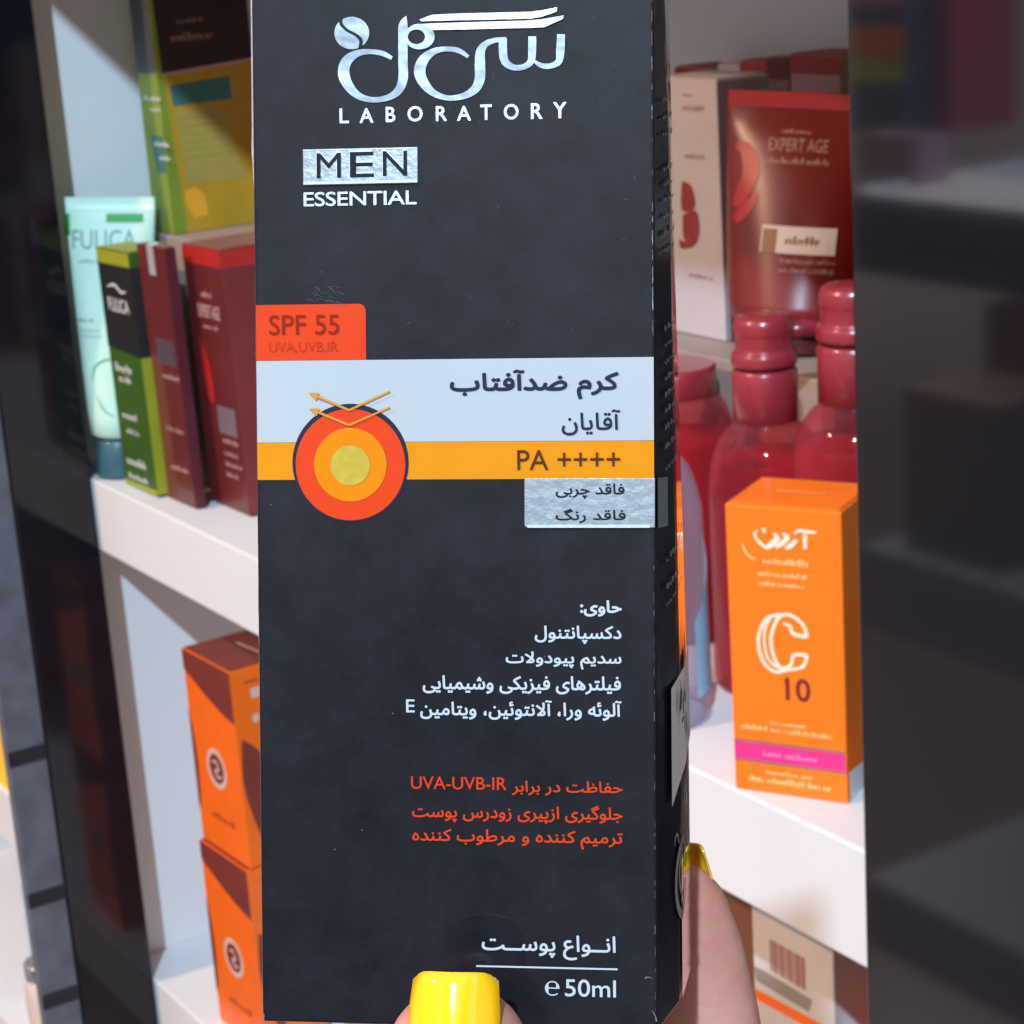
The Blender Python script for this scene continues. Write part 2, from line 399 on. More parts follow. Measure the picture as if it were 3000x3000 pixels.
# ------------------------------------------------------------------ cartons
def carton(name, label, cat, x, y, z, wd, dp, h, mats, yaw=0.0, group=None, bev=0.0007, flap=True, tilt=0.0):
    """x,y,z: bottom front-left corner; returns root and its front / right / top faces"""
    M = at(x, y, z, yaw) @ Matrix.Rotation(-math.radians(tilt), 4, 'Y')
    root = empty(name, label, cat, M @ Matrix.Translation((wd / 2, dp / 2, 0)), group)
    slab('carton_body', 0, wd, 0, dp, 0.0003, h, mats[0], root, bev, M)
    if flap:
        slab('top_flap', 0.0012, wd - 0.0012, 0.0010, dp - 0.001, h + .00005, h + 0.0007, mats[-1], root, 0.0002, M)
    R3 = M.to_3x3(); X = R3 @ V((1, 0, 0)); Y = R3 @ V((0, 1, 0)); Z = R3 @ V((0, 0, 1)); o = V((x, y, z))
    fr = Frame(o, X, Z, -Y); ri = Frame(o + X * wd, Y, Z, X); tp = Frame(o + Z * (h + (0.0007 if flap else 0)), X, Y, Z)
    fr.lim = (wd, h); ri.lim = (dp, h)
    return root, fr, ri, tp
def rects(fr, *px): return [prect(fr, *p) for p in px]

# --- orange carton with the big C, right
M_or = mat('orange_carton', S(255, 119, 16), 0.45, coat=0.2, var=0.03)
M_or2 = mat('pale_orange_ink', S(255, 200, 130), 0.5)
M_cream = mat('cream_ink', S(255, 226, 196), 0.5)
M_pink = mat('magenta_stripe', S(226, 52, 128), 0.45, var=0.03)
M_pinkp = mat('pink_print', S(244, 130, 180), 0.5)
M_plum = mat('plum_ink', S(120, 40, 30), 0.5)
M_greyd = mat('grey_print', S(150, 110, 90), 0.5)
c10, fr, ri, tp = carton('cream_carton', 'bright orange carton with a large white C and magenta stripe on the shelf edge', 'carton', -0.6462, 0.5073, ZS, 0.0491, 0.040, 0.1245, [M_or], math.radians(29.3))
FC = fr
C = lambda x, y: fr.px(1850 + x * 0.5694, 1350 + y * 0.5694)
cw = 0.0014
ribbons('letter_emblem', fr, [
    ([C(905, 905), C(880, 840), C(820, 795), C(765, 800), C(730, 860), C(718, 930), C(735, 1010), C(770, 1065), C(820, 1050), C(838, 1000), C(905, 1000)], [cw] * 11),
    ([C(905, 905), C(835, 890), C(815, 850), C(780, 835)], [cw * 1.2, cw * 1.2, cw, cw * .6]),
    ([C(765, 790), C(700, 810), C(660, 880), C(655, 950), C(680, 1035), C(740, 1085), C(800, 1075), C(880, 1060), C(905, 1000)], [cw] * 9),
    ([C(720, 800), C(690, 860), C(685, 940), C(705, 1020), C(760, 1070)], [cw * .7] * 5)], M_cream, c10)
text('numeral', fr, '10', prect(fr, 1850 + 792 * .5694, 1350 + 1118 * .5694, 1850 + 922 * .5694, 1350 + 1238 * .5694), M_plum, c10, bold=0.02)
ribbons('numeral_flag', fr, [([C(788, 1140), C(806, 1124)], [.0012, .0016])], M_plum, c10)
B = lambda x, y: fr.px(2150 + x * 0.1553, 1500 + y * 0.1553)
k = 0.0001
ribbons('brand_logo', fr, [
    ([B(430, 350), B(395, 430), B(450, 530), B(600, 660), B(700, 620), B(820, 500), B(760, 400)], [.0008, .001, .0012, .0014, .0024, .0022, .001]),
    ([B(560, 300), B(580, 390)], [.0014, .0014]),
    ([B(790, 660), B(900, 600), B(1010, 480), B(920, 400)], [.0012, .002, .002, .001]),
    ([B(980, 690), B(1080, 630), B(1190, 520)], [.0012, .002, .0014]),
    ([B(1345, 420), B(1345, 700)], [.0018, .0012]),
    ([B(1140, 410), B(1230, 350), B(1380, 370), B(1560, 385)], [.0006, .0012, .0014, .0008])], M_cream, c10)
ribbons('swoosh', fr, [([B(160, 590), B(220, 750), B(330, 860), B(420, 890)], [.0004, .0009, .0008, .0003])], M_or2, c10)
fine_print('small_print', fr, rects(fr, (2236, 1636, 2366, 1656), (2222, 1676, 2360, 1692), (2224, 1704, 2354, 1720), (2256, 2118, 2356, 2128), (2172, 2134, 2440, 2150), (2246, 2264, 2380, 2276), (2196, 2284, 2430, 2302)), M_or2, c10, seed=3)
ppoly('stripe', fr, [(2150, 2168), (2476, 2210), (2480, 2262), (2153, 2218)], M_pink, c10)
ppoly('stripe_border', fr, [(2150, 2160), (2476, 2202), (2476, 2209), (2150, 2167)], M_greyd, c10)
ppoly('stripe_border', fr, [(2153, 2219), (2480, 2263), (2480, 2270), (2153, 2226)], M_greyd, c10)
fine_print('stripe_print', fr, rects(fr, (2236, 2206, 2386, 2224)), M_pinkp, c10, lift=.0002, seed=5)
ppoly('grey_patch', ri, [(2486, 2265), (2545, 2215), (2545, 2280), (2492, 2345)], M_sticker, c10)
fine_print('flap_print', tp, [(0.015, 0.02, 0.036, 0.0222)], M_or2, c10, seed=9)

# --- left: green carton, two red cartons
M_grn = mat('green_carton', S(54, 86, 24), 0.5, var=0.12, vscale=60)
M_lime = mat('lime_carton', S(150, 152, 36), 0.5, var=0.1)
M_char = mat('charcoal_print', S(34, 32, 32), 0.5)
M_wht = mat('white_print', (0.7, 0.68, 0.66), 0.5)
M_teal = mat('teal_print', S(60, 110, 100), 0.5)
g1, fr, ri, tp = carton('serum_carton', 'narrow green carton with black top half beside the pale mint tube', 'carton', -1.3178, 0.520, ZS, 0.0532, 0.026, 0.162, [M_grn, M_lime], tilt=1.2)
poly('black_panel', fr, [(0, .096), (.0532, .093), (.0532, .152), (0, .152)], M_char, g1)
poly('lime_rim', fr, [(0, .1525), (.0532, .1525), (.0532, .1615), (0, .1615)], M_lime, g1)
poly('lime_side', ri, [(0.0003, .001), (.026, .001), (.026, .093), (0.0003, .093)], M_lime, g1)
poly('side_panel_print', ri, [(0, .0935), (.026, .0935), (.026, .152), (0, .152)], M_char, g1)
text('brand_name', fr, 'FULICA', (.010, .121, .044, .130), M_wht, g1, bold=.01)
ribbons('brand_swoosh', fr, [([(.012, .137), (.024, .139), (.034, .135), (.042, .136)], [.0008, .0018, .0018, .0008])], M_wht, g1)
fine_print('small_print', fr, [(.008, .080, .036, .086), (.012, .073, .030, .078), (.010, .048, .034, .053), (.014, .038, .034, .042), (.008, .016, .040, .022), (.008, .006, .038, .010)], M_wht, g1, seed=11)
poly('lime_foot', fr, [(0, .0008), (.0532, .0008), (.0532, .0042), (0, .0042)], M_lime, g1)

M_red = mat('dark_red_carton', S(98, 34, 36), 0.4, coat=0.3, var=0.12, vscale=35)
M_redb = mat('bright_red_print', S(176, 38, 34), 0.4, coat=0.3, var=0.06)
M_ash = mat('ash_print', S(112, 96, 104), 0.5)
M_ash2 = mat('slate_patch', S(80, 66, 74), 0.5)
M_mauve = mat('mauve_print', S(190, 150, 150), 0.5)
M_brn = mat('brown_print', S(104, 52, 40), 0.5, var=0.1)
M_tan = mat('tan_flap', S(136, 96, 78), 0.6, var=0.12, vscale=50)
M_tape = mat('clear_tape', (0.45, 0.43, 0.44), 0.15, coat=1.0, bump=0.3)
M_maroon = mat('maroon_side', S(84, 28, 40), 0.4, coat=0.3, var=0.12)
r1, fr, ri, tp = carton('slim_red_carton', 'slim dark red carton taped at the top between green carton and larger red carton', 'carton', -1.2615, 0.5262, ZS, 0.0430, 0.0075, 0.1685, [M_brn, M_tan], tilt=1.7)
poly('red_panel', fr, [(0, .098), (.0430, .098), (.0430, .168), (0, .168)], M_red, r1)
poly('brown_panel', fr, [(0.018, .001), (.0430, .001), (.0430, .0975), (.018, .0975)], M_red, r1)
poly('maroon_side', ri, [(0.0002, .001), (.0073, .001), (.0073, .168), (.0002, .168)], M_maroon, r1)
poly('grey_patch', fr, [(.012, .092), (.040, .092), (.040, .109), (.012, .109)], M_ash2, r1, lift=.0002)
fine_print('small_print', fr, [(.016, .083, .040, .087), (.012, .048, .038, .052), (.012, .022, .038, .026)], M_mauve, r1, seed=13, lift=.0002)
vs = [fr.pt(.016, .150, .0003), fr.pt(.026, .150, .0003), fr.pt(.026, .1694, .0003), fr.pt(.016, .1694, .0003)]
vs += [v + V((0, .0075, .0003)) for v in vs[2:]]
build('tape_strip', vs, [(0, 1, 2, 3), (3, 2, 4, 5)], M_tape, r1)

r2, fr, ri, tp = carton('red_carton', 'large dark red carton with bright red rim, right of the slim taped one', 'carton', -1.2335, 0.5440, ZS, 0.0570, 0.052, 0.1690, [M_red, M_tan], tilt=1.2)
FE = fr
poly('red_rim', fr, [(0, .1575), (.056, .1575), (.056, .1686), (0, .1686)], M_redb, r2)
poly('red_rim', ri, [(0, .1575), (.052, .1575), (.052, .1686), (0, .1686)], M_redb, r2)
poly('dark_side', ri, [(0.0002, .001), (.052, .001), (.052, .157), (.0002, .157)], mat('wine_side', S(118, 40, 42), 0.4, coat=0.3, var=0.14, vscale=30), r2)
text('brand_name', fr, 'EXPERT AGE', (.014, .124, .046, .1325), M_mauve, r2, bold=.015)
fine_print('small_print', fr, [(.022, .137, .036, .141), (.020, .117, .040, .120), (.030, .044, .052, .048), (.030, .036, .050, .039), (.030, .029, .052, .032), (.030, .022, .046, .025)], M_mauve, r2, seed=17)
poly('petal_print', fr, smooth_prof([(.012, .112), (.020, .098), (.024, .080), (.022, .068), (.015, .072), (.011, .09), (.012, .112)], 5)[:-1], M_redb, r2)
poly('grey_patch', fr, [(.026, .050), (.052, .050), (.052, .068), (.026, .068)], M_ash, r2)
ribbons('flap_fold', tp, [([(.012, .034), (.02, .040), (.036, .040), (.05, .036)], [.001, .0018, .0018, .001])], M_mauve, r2)

# --- tall green and yellow carton on the rear riser
riserL = slab('display_riser', XL + 0.004, -1.10, 0.575, 0.79, ZS + .0002, -0.2, M_riser, None, 0.001)
riserL['label'] = 'low taupe display step behind the red cartons'; riserL['category'] = 'riser'; riserL['group'] = 'display steps'
M_olive = mat('olive_carton', S(122, 140, 44), 0.5, var=0.1)
M_gold2 = mat('gold_side', S(178, 140, 38), 0.5, var=0.12, vscale=25)
M_dkbr = mat('dark_brown_print', S(44, 30, 30), 0.5)
M_slate = mat('slate_print', S(70, 76, 80), 0.5)
M_sand = mat('sand_print', S(166, 146, 70), 0.5, var=0.08)
M_orspot = mat('orange_print', S(226, 160, 40), 0.5)
p0 = on_y(402, 215, 0.578)
g2, fr, ri, tp = carton('tall_carton', 'tall green and yellow carton with dark top third, standing behind the red cartons', 'carton', p0.x, 0.578, -0.2, 0.031, 0.072, 0.235, [M_olive])
ppoly('slate_panel', fr, [(360, -60), (433, -60), (472, 216), (402, 213)], M_slate, g2)
ppoly('brown_panel', ri, [(436, -70), (900, -140), (900, 152), (475, 214)], M_dkbr, g2)
zt = 0.0
ppoly('gold_side', ri, [(478, 226), (900, 156), (900, 630), (552, 690)], M_gold2, g2)
ppoly('edge_line', ri, [(475, 216), (900, 152), (900, 159), (477, 224)], M_mauve, g2, lift=.0002)
ppoly('teal_panel', ri, [(497, 250), (670, 222), (680, 288), (507, 312)], M_teal, g2, lift=.0003)
ppoly('text_panel', ri, [(511, 325), (640, 306), (724, 520), (550, 540)], M_sand, g2, lift=.0003)
ppoly('orange_spot', ri, [(540, 560), (570, 545), (600, 570), (610, 630), (570, 640), (545, 600)], M_orspot, g2, lift=.0004)
fine_print('small_print', ri, rects(ri, (520, 340, 660, 346), (524, 362, 666, 368), (528, 384, 672, 390), (532, 406, 676, 412), (536, 428, 680, 434), (540, 450, 684, 456)), M_olive, g2, lift=.0004, seed=21)
fine_print('brown_print', ri, rects(ri, (516, 50, 588, 66), (500, 92, 620, 118)), M_greyd, g2, lift=.0003, seed=22)
fine_print('front_print', fr, rects(fr, (424, 278, 470, 296), (440, 314, 470, 328), (452, 412, 492, 430), (468, 455, 496, 470)), M_wht, g2, lift=.0003, seed=23)
ppoly('teal_panel', fr, [(440, 396), (500, 402), (512, 510), (462, 505)], M_teal, g2, lift=.0002)

# --- pale mint tube standing on its cap
M_mint = mat('mint_tube', S(190, 226, 206), 0.4, coat=0.2, var=0.05, vscale=30, sss=0.1)
M_capt = mat('teal_cap', S(52, 92, 100), 0.35, coat=0.3)
M_leaf = mat('green_ink', S(24, 150, 60), 0.5)
M_sage = mat('sage_ink', S(110, 150, 140), 0.5)
def tube(name, label, cat, base, top, half_w, r_base, axis_u, mats, cap_h, cap_r, crimp, group=None):
    """squeeze tube on its cap: ellipse at the bottom flattening to the crimp"""
    base, top = V(base), V(top); U = V(axis_u).normalized()
    root = empty(name, label, cat, Matrix.Translation(base), group)
    ax = (top - base); H = ax.length; W = ax.normalized(); N = U.cross(W).normalized(); U2 = W.cross(N)
    seg = 40; rows = []
    hs = [cap_h + .001, cap_h + .004] + [cap_h + .004 + (H - crimp - cap_h - .004) * t / 12 for t in range(1, 13)]
    for i, h in enumerate(hs):
        t = max(0.0, (h - hs[1]) / (hs[-1] - hs[1]))
        a = r_base * (0.72 if i == 0 else 1.0); a = a + (half_w - a) * t ** 0.8
        b = (r_base * (0.72 if i == 0 else 1.0)) * (1 - t) ** 0.75 + 0.0011
        rows.append((h, a, b))
    rows.append((H - crimp + .0005, half_w, 0.0010)); rows.append((H, half_w, 0.0009))
    vs, fs = [], []
    for h, a, b in rows:
        for k in range(seg):
            an = 2 * math.pi * k / seg
            vs.append(base + W * h + U2 * (a * math.cos(an)) + N * (b * math.sin(an)))
    for i in range(len(rows) - 1):
        for k in range(seg):
            k2 = (k + 1) % seg; fs.append((i * seg + k, i * seg + k2, (i + 1) * seg + k2, (i + 1) * seg + k))
    fs += [tuple(reversed(range(seg))), tuple(range((len(rows) - 1) * seg, len(rows) * seg))]
    recalc(build('tube_body', vs, fs, mats[0], root, smooth=True))
    lathe('cap', [(cap_r * .97, 0.0003), (cap_r, .001), (cap_r * .96, cap_h - .001), (cap_r * .92, cap_h)], mats[1], root,
          Matrix.Translation(base) @ V((0, 0, 1)).rotation_difference(W).to_matrix().to_4x4())
    face = Frame(base, U2, W, -N if (-N).dot(base) < 0 else N)
    def front(u, h):                       # offset of the skin towards the viewer
        t = max(0.0, min(1.0, (h - hs[1]) / (hs[-1] - hs[1]))); a = r_base + (half_w - r_base) * t ** 0.8
        b = r_base * (1 - t) ** 0.75 + .0011
        return b * math.sqrt(max(0.0, 1 - (u / a) ** 2))
    def wrap(o, lift=.0003):               # lay a flat print onto the curved skin
        if isinstance(o, list): return [wrap(x, lift) for x in o]
        inv = MW[root.name].inverted()
        for v in o.data.vertices:
            p = MW[root.name] @ v.co - face.o; u, h = p.dot(face.U), p.dot(face.V)
            v.co = inv @ face.pt(u, h, front(u, h) + lift)
        return o
    return root, face, wrap
rt = V((0.5466, 0.8349, 0))
base = V((-1.3440, 0.5275, ZS)); topc = V((-1.3495, 0.5450, on_y(325, 578, 0.545).z))
mt, fr, wrap = tube('mint_tube', 'pale mint green squeeze tube standing on a teal cap beside the black upright', 'tube', base, topc, 0.0305, 0.0190, rt, [M_mint, M_capt], 0.026, 0.0165, 0.010)
def grid_patch(name, fr, u0, v0, u1, v1, m, parent, n=8):
    vs, fs = [], []
    for i in range(n + 1):
        for j in range(n + 1): vs.append(fr.pt(u0 + (u1 - u0) * i / n, v0 + (v1 - v0) * j / n))
    for i in range(n):
        for j in range(n): k = i * (n + 1) + j; fs.append((k, k + n + 1, k + n + 2, k + 1))
    return build(name, vs, fs, m, parent)
wrap(grid_patch('green_bar', fr, *prect(fr, 313, 625, 420, 650), M_leaf, mt))
wrap(grid_patch('green_bar', fr, *prect(fr, 190, 625, 206, 690), M_leaf, mt, 4))
wrap(text('brand_name', fr, 'FULICA', prect(fr, 214, 672, 402, 728), M_sage, mt, bold=-.005))
wrap(fine_print('small_print', fr, rects(fr, (236, 756, 300, 768), (236, 925, 284, 940), (240, 960, 300, 966), (244, 976, 310, 982)), M_sage, mt, seed=31))
wrap(ribbons('leaf_swirl', fr, [([fr.px(282, 1105), fr.px(292, 1065), fr.px(330, 1045), fr.px(372, 1060)], [.0004, .0012, .0012, .0005]), ([fr.px(296, 1150), fr.px(320, 1190), fr.px(352, 1210)], [.0005, .001, .0004])], M_leaf, mt))

# --- two stacked orange cartons under the shelf
M_or3 = mat('orange_box', S(240, 104, 14), 0.45, coat=0.2, var=0.06, vscale=45)
M_rbr = mat('red_brown_print', S(120, 48, 38), 0.45, coat=0.2, var=0.08)
M_mv = mat('mauve_seal', S(214, 176, 160), 0.5)
def orange_box(label, x, y, z):
    root, fr, ri, tp = carton('lotion_carton', label, 'carton', x, y, z, 0.0680, 0.050, 0.1395, [M_or3, M_rbr], math.radians(2.0), 'stacked orange cartons')
    poly('brown_cap', fr, [(0, .1392), (.068, .1392)] + [(.068 - .068 * t / 8, .1392 - .036 + .022 * (t / 8) ** 1.4) for t in range(9)], M_rbr, root)
    poly('side_wave', fr, [(0, .098), (.004, .082), (.006, .06), (.004, .03), (0, .022)], M_rbr, root)
    poly('seal_ring', fr, [(.034 + a, .062 + b) for a, b in ell(0, 0, .014, .0145, 28)], M_mv, root)
    poly('seal_disc', fr, [(.034 + a, .062 + b) for a, b in ell(0, 0, .0105, .011, 10)], M_rbr, root, .0002)
    ribbons('seal_letter', fr, [([(.029, .066), (.034, .067), (.037, .062), (.032, .060), (.036, .056), (.040, .058)], [.0016, .002, .002, .002, .002, .0014])], M_mv, root, .0003)
    fine_print('brand_print', fr, [(.020, .0235, .052, .0285)], M_plum, root, seed=41)
    poly('leaf_print', ri, smooth_prof([(.004, .092), (.016, .080), (.024, .055), (.021, .030), (.014, .016), (.007, .034), (.002, .062), (.004, .092)], 5)[:-1], M_rbr, root)
    poly('white_patch', ri, [(.014, .118), (.026, .118), (.026, .125), (.014, .125)], M_mv, root)
    for u in (.016, .030): poly('round_mark', ri, [(u + a, .104 + b) for a, b in ell(0, 0, .0028, .0032, 14)], M_mv, root)
    fine_print('small_print', ri, [(.016, .0065, .024, .010), (.010, .129, .020, .132)], M_plum, root, seed=42)
    return root, tp
orange_box('orange carton with brown wavy top, lower of the stack under the left shelf', -1.2610, 0.5200, ZL)
_, tp = orange_box('orange carton with brown wavy top, upper of the stack under the left shelf', -1.2592, 0.5222, ZL + 0.1405)
poly('flap_slot', tp, [(.020, .030), (.050, .032), (.050, .0345), (.020, .0325)], M_mv, _)

# --- below the right shelf
M_bc = mat('white_carton', (0.66, 0.62, 0.58), 0.5, var=0.06)
M_bars = mat('barcode_print', S(170, 120, 112), 0.5)
M_gry = mat('grey_band_print', S(150, 144, 140), 0.5)
yb = 0.57
a = on_y(2205, 2760, yb); b = on_y(2442, 2870, yb)
zt = on_y(2300, 2700, yb).z
bc, fr, ri, tp = carton('barcode_carton', 'white carton with a brown barcode, tucked under the right shelf', 'carton', a.x, yb, ZL + 0.1125, b.x - a.x, 0.05, zt - ZL - 0.1125 + .004, [M_bc])
u0, v0, u1, v1 = prect(fr, 2258, 2780, 2360, 2872)
vs, fs = merge([([fr.pt(u0 + (u1 - u0) * t, v0, .0002), fr.pt(u0 + (u1 - u0) * (t + wd), v0, .0002), fr.pt(u0 + (u1 - u0) * (t + wd), v1, .0002), fr.pt(u0 + (u1 - u0) * t, v1, .0002)], [(0, 1, 2, 3)])
                for t, wd in ((0, .06), (.09, .1), (.22, .04), (.29, .11), (.44, .05), (.52, .1), (.66, .04), (.73, .12), (.88, .1))])
build('barcode', vs, fs, M_bars, bc)
ppoly('grey_band', fr, [(2210, 2830), (2236, 2842), (2380, 2930), (2370, 2965), (2215, 2872)], M_gry, bc)
ppoly('orange_band', fr, [(2212, 2895), (2430, 3012), (2430, 3045), (2214, 2925)], M_or, bc, .0002)
M_supp = mat('brown_box', S(150, 92, 66), 0.6, var=0.1)
carton('kraft_carton', 'brown carton under the barcode carton below the right shelf', 'carton', a.x - .012, yb - .004, ZL, 0.09, 0.07, 0.112, [M_supp])
ob = on_y(2446, 2830, 0.60)
carton('plain_orange_carton', 'deep orange carton beside the barcode carton under the right shelf', 'carton', ob.x, 0.60, ZL, 0.09, 0.06, ob.z - ZL + .03, [mat('deep_orange', S(214, 84, 30), 0.5, var=0.05)])
kb = on_y(2150, 2760, 0.62)
carton('cocoa_carton', 'brown carton half hidden behind the raised finger', 'carton', kb.x - 0.035, 0.625, ZL, 0.055, 0.05, on_y(2150, 2600, 0.62).z - ZL, [mat('cocoa', S(134, 86, 60), 0.6, var=0.1)])

# ------------------------------------------------------------------ right shelf: bottles, tube, cartons on a riser
riserR = slab('display_riser', -1.05, XR - 0.004, 0.645, 0.81, ZS + .0002, -0.2255, M_riser, None, 0.001)
riserR['label'] = 'low taupe display step behind the red pump bottles'; riserR['category'] = 'riser'; riserR['group'] = 'display steps'
ZR = -0.2255
def clear_mat(name, tcol, pcol, f_edge0, f_edge1, rough=.06):
    m = bpy.data.materials.new(name); m.use_nodes = True; t = m.node_tree; b = t.nodes['Principled BSDF']; out = t.nodes['Material Output']
    b.inputs['Base Color'].default_value = (*pcol, 1); b.inputs['Roughness'].default_value = rough; b.inputs['Specular IOR Level'].default_value = .6
    tr = t.nodes.new('ShaderNodeBsdfTransparent'); tr.inputs[0].default_value = (*tcol, 1)
    lw = t.nodes.new('ShaderNodeLayerWeight'); lw.inputs[0].default_value = .35
    mp = t.nodes.new('ShaderNodeMapRange'); mp.inputs['To Min'].default_value = f_edge0; mp.inputs['To Max'].default_value = f_edge1
    mx_ = t.nodes.new('ShaderNodeMixShader')
    t.links.new(lw.outputs['Facing'], mp.inputs[0]); t.links.new(mp.outputs[0], mx_.inputs[0])
    t.links.new(tr.outputs[0], mx_.inputs[1]); t.links.new(b.outputs[0], mx_.inputs[2]); t.links.new(mx_.outputs[0], out.inputs[0])
    return m
M_rbot = clear_mat('red_translucent_plastic', (0.93, 0.46, 0.52), (0.50, 0.09, 0.12), .12, .55)
M_rcap = mat('rose_cap', S(146, 44, 54), 0.3, coat=0.4, var=0.05)
M_liq = clear_mat('crimson_liquid', (0.86, 0.09, 0.14), (0.62, 0.015, 0.035), .36, .66, .3)
M_tubd0 = mat('dark_seam', S(60, 16, 22), 0.5)
def pump_bottle(label, x, y, z):
    root = empty('pump_bottle', label, 'bottle', at(x, y, z, math.radians(72)), 'red pump bottles')
    T = at(x, y, z, math.radians(72))
    lathe('bottle_body', smooth_prof([(.024, .0005), (.0275, .003), (.0282, .02), (.0282, .080), (.0278, .092), (.0262, .103), (.0230, .1120), (.0185, .1185), (.0150, .1215), (.0145, .127)], 5), M_rbot, root, T)
    lathe('liquid', smooth_prof([(.0225, .002), (.0255, .005), (.0262, .02), (.0266, .080), (.0262, .091), (.0246, .102), (.0236, .106)], 4), M_liq, root, T)
    lathe('collar', [(.0135, .1225), (.0150, .1230), (.0150, .1445), (.0143, .1455), (.0138, .146)], M_rcap, root, T)
    lathe('seam', [(.0132, .1455), (.0132, .1478)], M_tubd0, root, T)
    lathe('cap', smooth_prof([(.0120, .1476), (.0146, .1475), (.0152, .1500), (.0146, .1530), (.0132, .1545), (.0130, .1600), (.0136, .1625), (.0132, .1665), (.0112, .1690), (.006, .1697)], 4), M_rcap, root, T)
    # spout of the pump, pointing back
    vs, fs = [], []
    prof = [(0.010, .160, .0042), (0.020, .161, .0038), (0.030, .1595, .0032), (0.035, .156, .0028)]
    for d, h, r in prof:
        for k in range(12):
            an = 2 * math.pi * k / 12; vs.append(T @ V((d, r * math.cos(an), h + r * math.sin(an))))
    for i in range(3):
        for k in range(12): fs.append((i * 12 + k, i * 12 + (k + 1) % 12, (i + 1) * 12 + (k + 1) % 12, (i + 1) * 12 + k))
    fs += [tuple(range(12)), tuple(range(36, 48))]
    recalc(build('spout', vs, fs, M_rcap, root, smooth=True))
    return root
def copy_thing(root, loc, label):
    r = root.copy(); COL.objects.link(r); r.location = loc; r['label'] = label
    for ch in list(root.children):
        c = ch.copy(); COL.objects.link(c); c.parent = r
    return r
pc = on_y(2250, 1400, 0.60)
pb = pump_bottle('red translucent pump bottle standing behind the bright orange carton', pc.x, pc.y, ZS)
pb.scale = (1.0, 1.0, 1.045)
q1 = on_y(2505, 1300, 0.622); q2 = on_y(1985, 1350, 0.615)
cb = copy_thing(pb, (q1.x, q1.y, ZS), 'red pump bottle at the right, half hidden by the black glass door'); cb.scale = (1.08, 1.08, 1.13)
jb = empty('red_jar', 'low red jar half hidden behind the right edge of the black box', 'jar', at(q2.x, q2.y, ZS)); T = at(q2.x, q2.y, ZS)
lathe('jar_body', smooth_prof([(.024, .0005), (.0285, .003), (.0295, .02), (.0295, .095), (.0285, .108), (.0245, .119), (.020, .1225), (.0195, .124)], 5), M_rbot, jb, T)
lathe('liquid', smooth_prof([(.0225, .002), (.0265, .005), (.0275, .02), (.0275, .09), (.0265, .102)], 4), M_liq, jb, T)
lathe('lid', [(.0205, .1245), (.0212, .1255), (.0212, .137), (.0200, .1385)], M_rcap, jb, T)

M_clear = clear_mat('clear_plastic', (0.90, 0.90, 0.95), (0.55, 0.52, 0.58), .02, .5, .04)
gb = empty('clear_bottle', 'clear bottle with rounded shoulder touching the right edge of the black box', 'bottle', at(-0.7352, 0.5330, ZS))
T = at(-0.7352, 0.5330, ZS)
lathe('bottle_body', smooth_prof([(.0215, .0004), (.0245, .002), (.0250, .008), (.0250, .088), (.0240, .103), (.0200, .117), (.0140, .1235), (.0095, .1255), (.0085, .132)], 5) + smooth_prof([(.0075, .132), (.0085, .1245), (.0130, .1222), (.0188, .1158), (.0226, .102), (.0236, .088), (.0236, .008), (.0225, .0030)], 5), M_clear, gb, T)
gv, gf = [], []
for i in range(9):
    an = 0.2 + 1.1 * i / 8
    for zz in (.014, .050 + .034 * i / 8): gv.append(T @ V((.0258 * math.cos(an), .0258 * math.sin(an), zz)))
build('refraction_patch', gv, [(2 * i, 2 * i + 2, 2 * i + 3, 2 * i + 1) for i in range(8)], mat('refraction_blue', S(150, 200, 230), 0.4), gb)  # pale blue patch painted for the lit panel refracted through the bottle
lathe('cap', [(.0098, .1325), (.0102, .133), (.0102, .148), (.0095, .149)], M_white, gb, T)

M_tubr = mat('wine_tube', S(118, 32, 34), 0.3, coat=0.4, var=0.2, vscale=22)
M_tubd = mat('dark_wine_cap', S(80, 26, 26), 0.35, coat=0.3)
tb = V((on_y(2330, 700, 0.685).x, 0.685, ZR)); tt = V((tb.x, 0.700, on_y(2310, 266, 0.70).z))
tr_, fr, wrap = tube('red_tube', 'dark red squeeze tube with bright red crimp and white sticker, on the step', 'tube', tb, tt, 0.0435, 0.0365, V((0.78, 0.62, 0)), [M_tubr, M_tubd], 0.012, 0.024, 0.0085)
wrap(grid_patch('crimp_band', fr, -.043, (tt - tb).length - .0083, .043, (tt - tb).length - .0004, M_redb, tr_, 6))
wrap(text('brand_name', fr, 'EXPERT AGE', prect(fr, 2264, 405, 2438, 442), M_mauve, tr_))
wrap(fine_print('small_print', fr, rects(fr, (2300, 375, 2382, 390), (2256, 460, 2444, 478), (2318, 745, 2470, 760), (2318, 772, 2470, 786)), M_mauve, tr_, seed=51))
wrap(grid_patch('white_sticker', fr, *prect(fr, 2258, 655, 2474, 732), M_sticker, tr_), .0004)
wrap(grid_patch('sticker_stamp', fr, *prect(fr, 2262, 660, 2304, 726), M_greyd, tr_), .0006)
wrap(fine_print('sticker_print', fr, rects(fr, (2330, 682, 2430, 706)), M_greyd, tr_, seed=52), .0006)
rose = [([fr.px(*p) for p in ((2165, 420), (2200, 440), (2215, 500), (2190, 560), (2168, 600))], [.004, .007, .009, .008, .004]),
        ([fr.px(*p) for p in ((2170, 640), (2210, 600), (2240, 560))], [.005, .006, .002])]
wrap(ribbons('rose_print', fr, rose, M_redb, tr_))

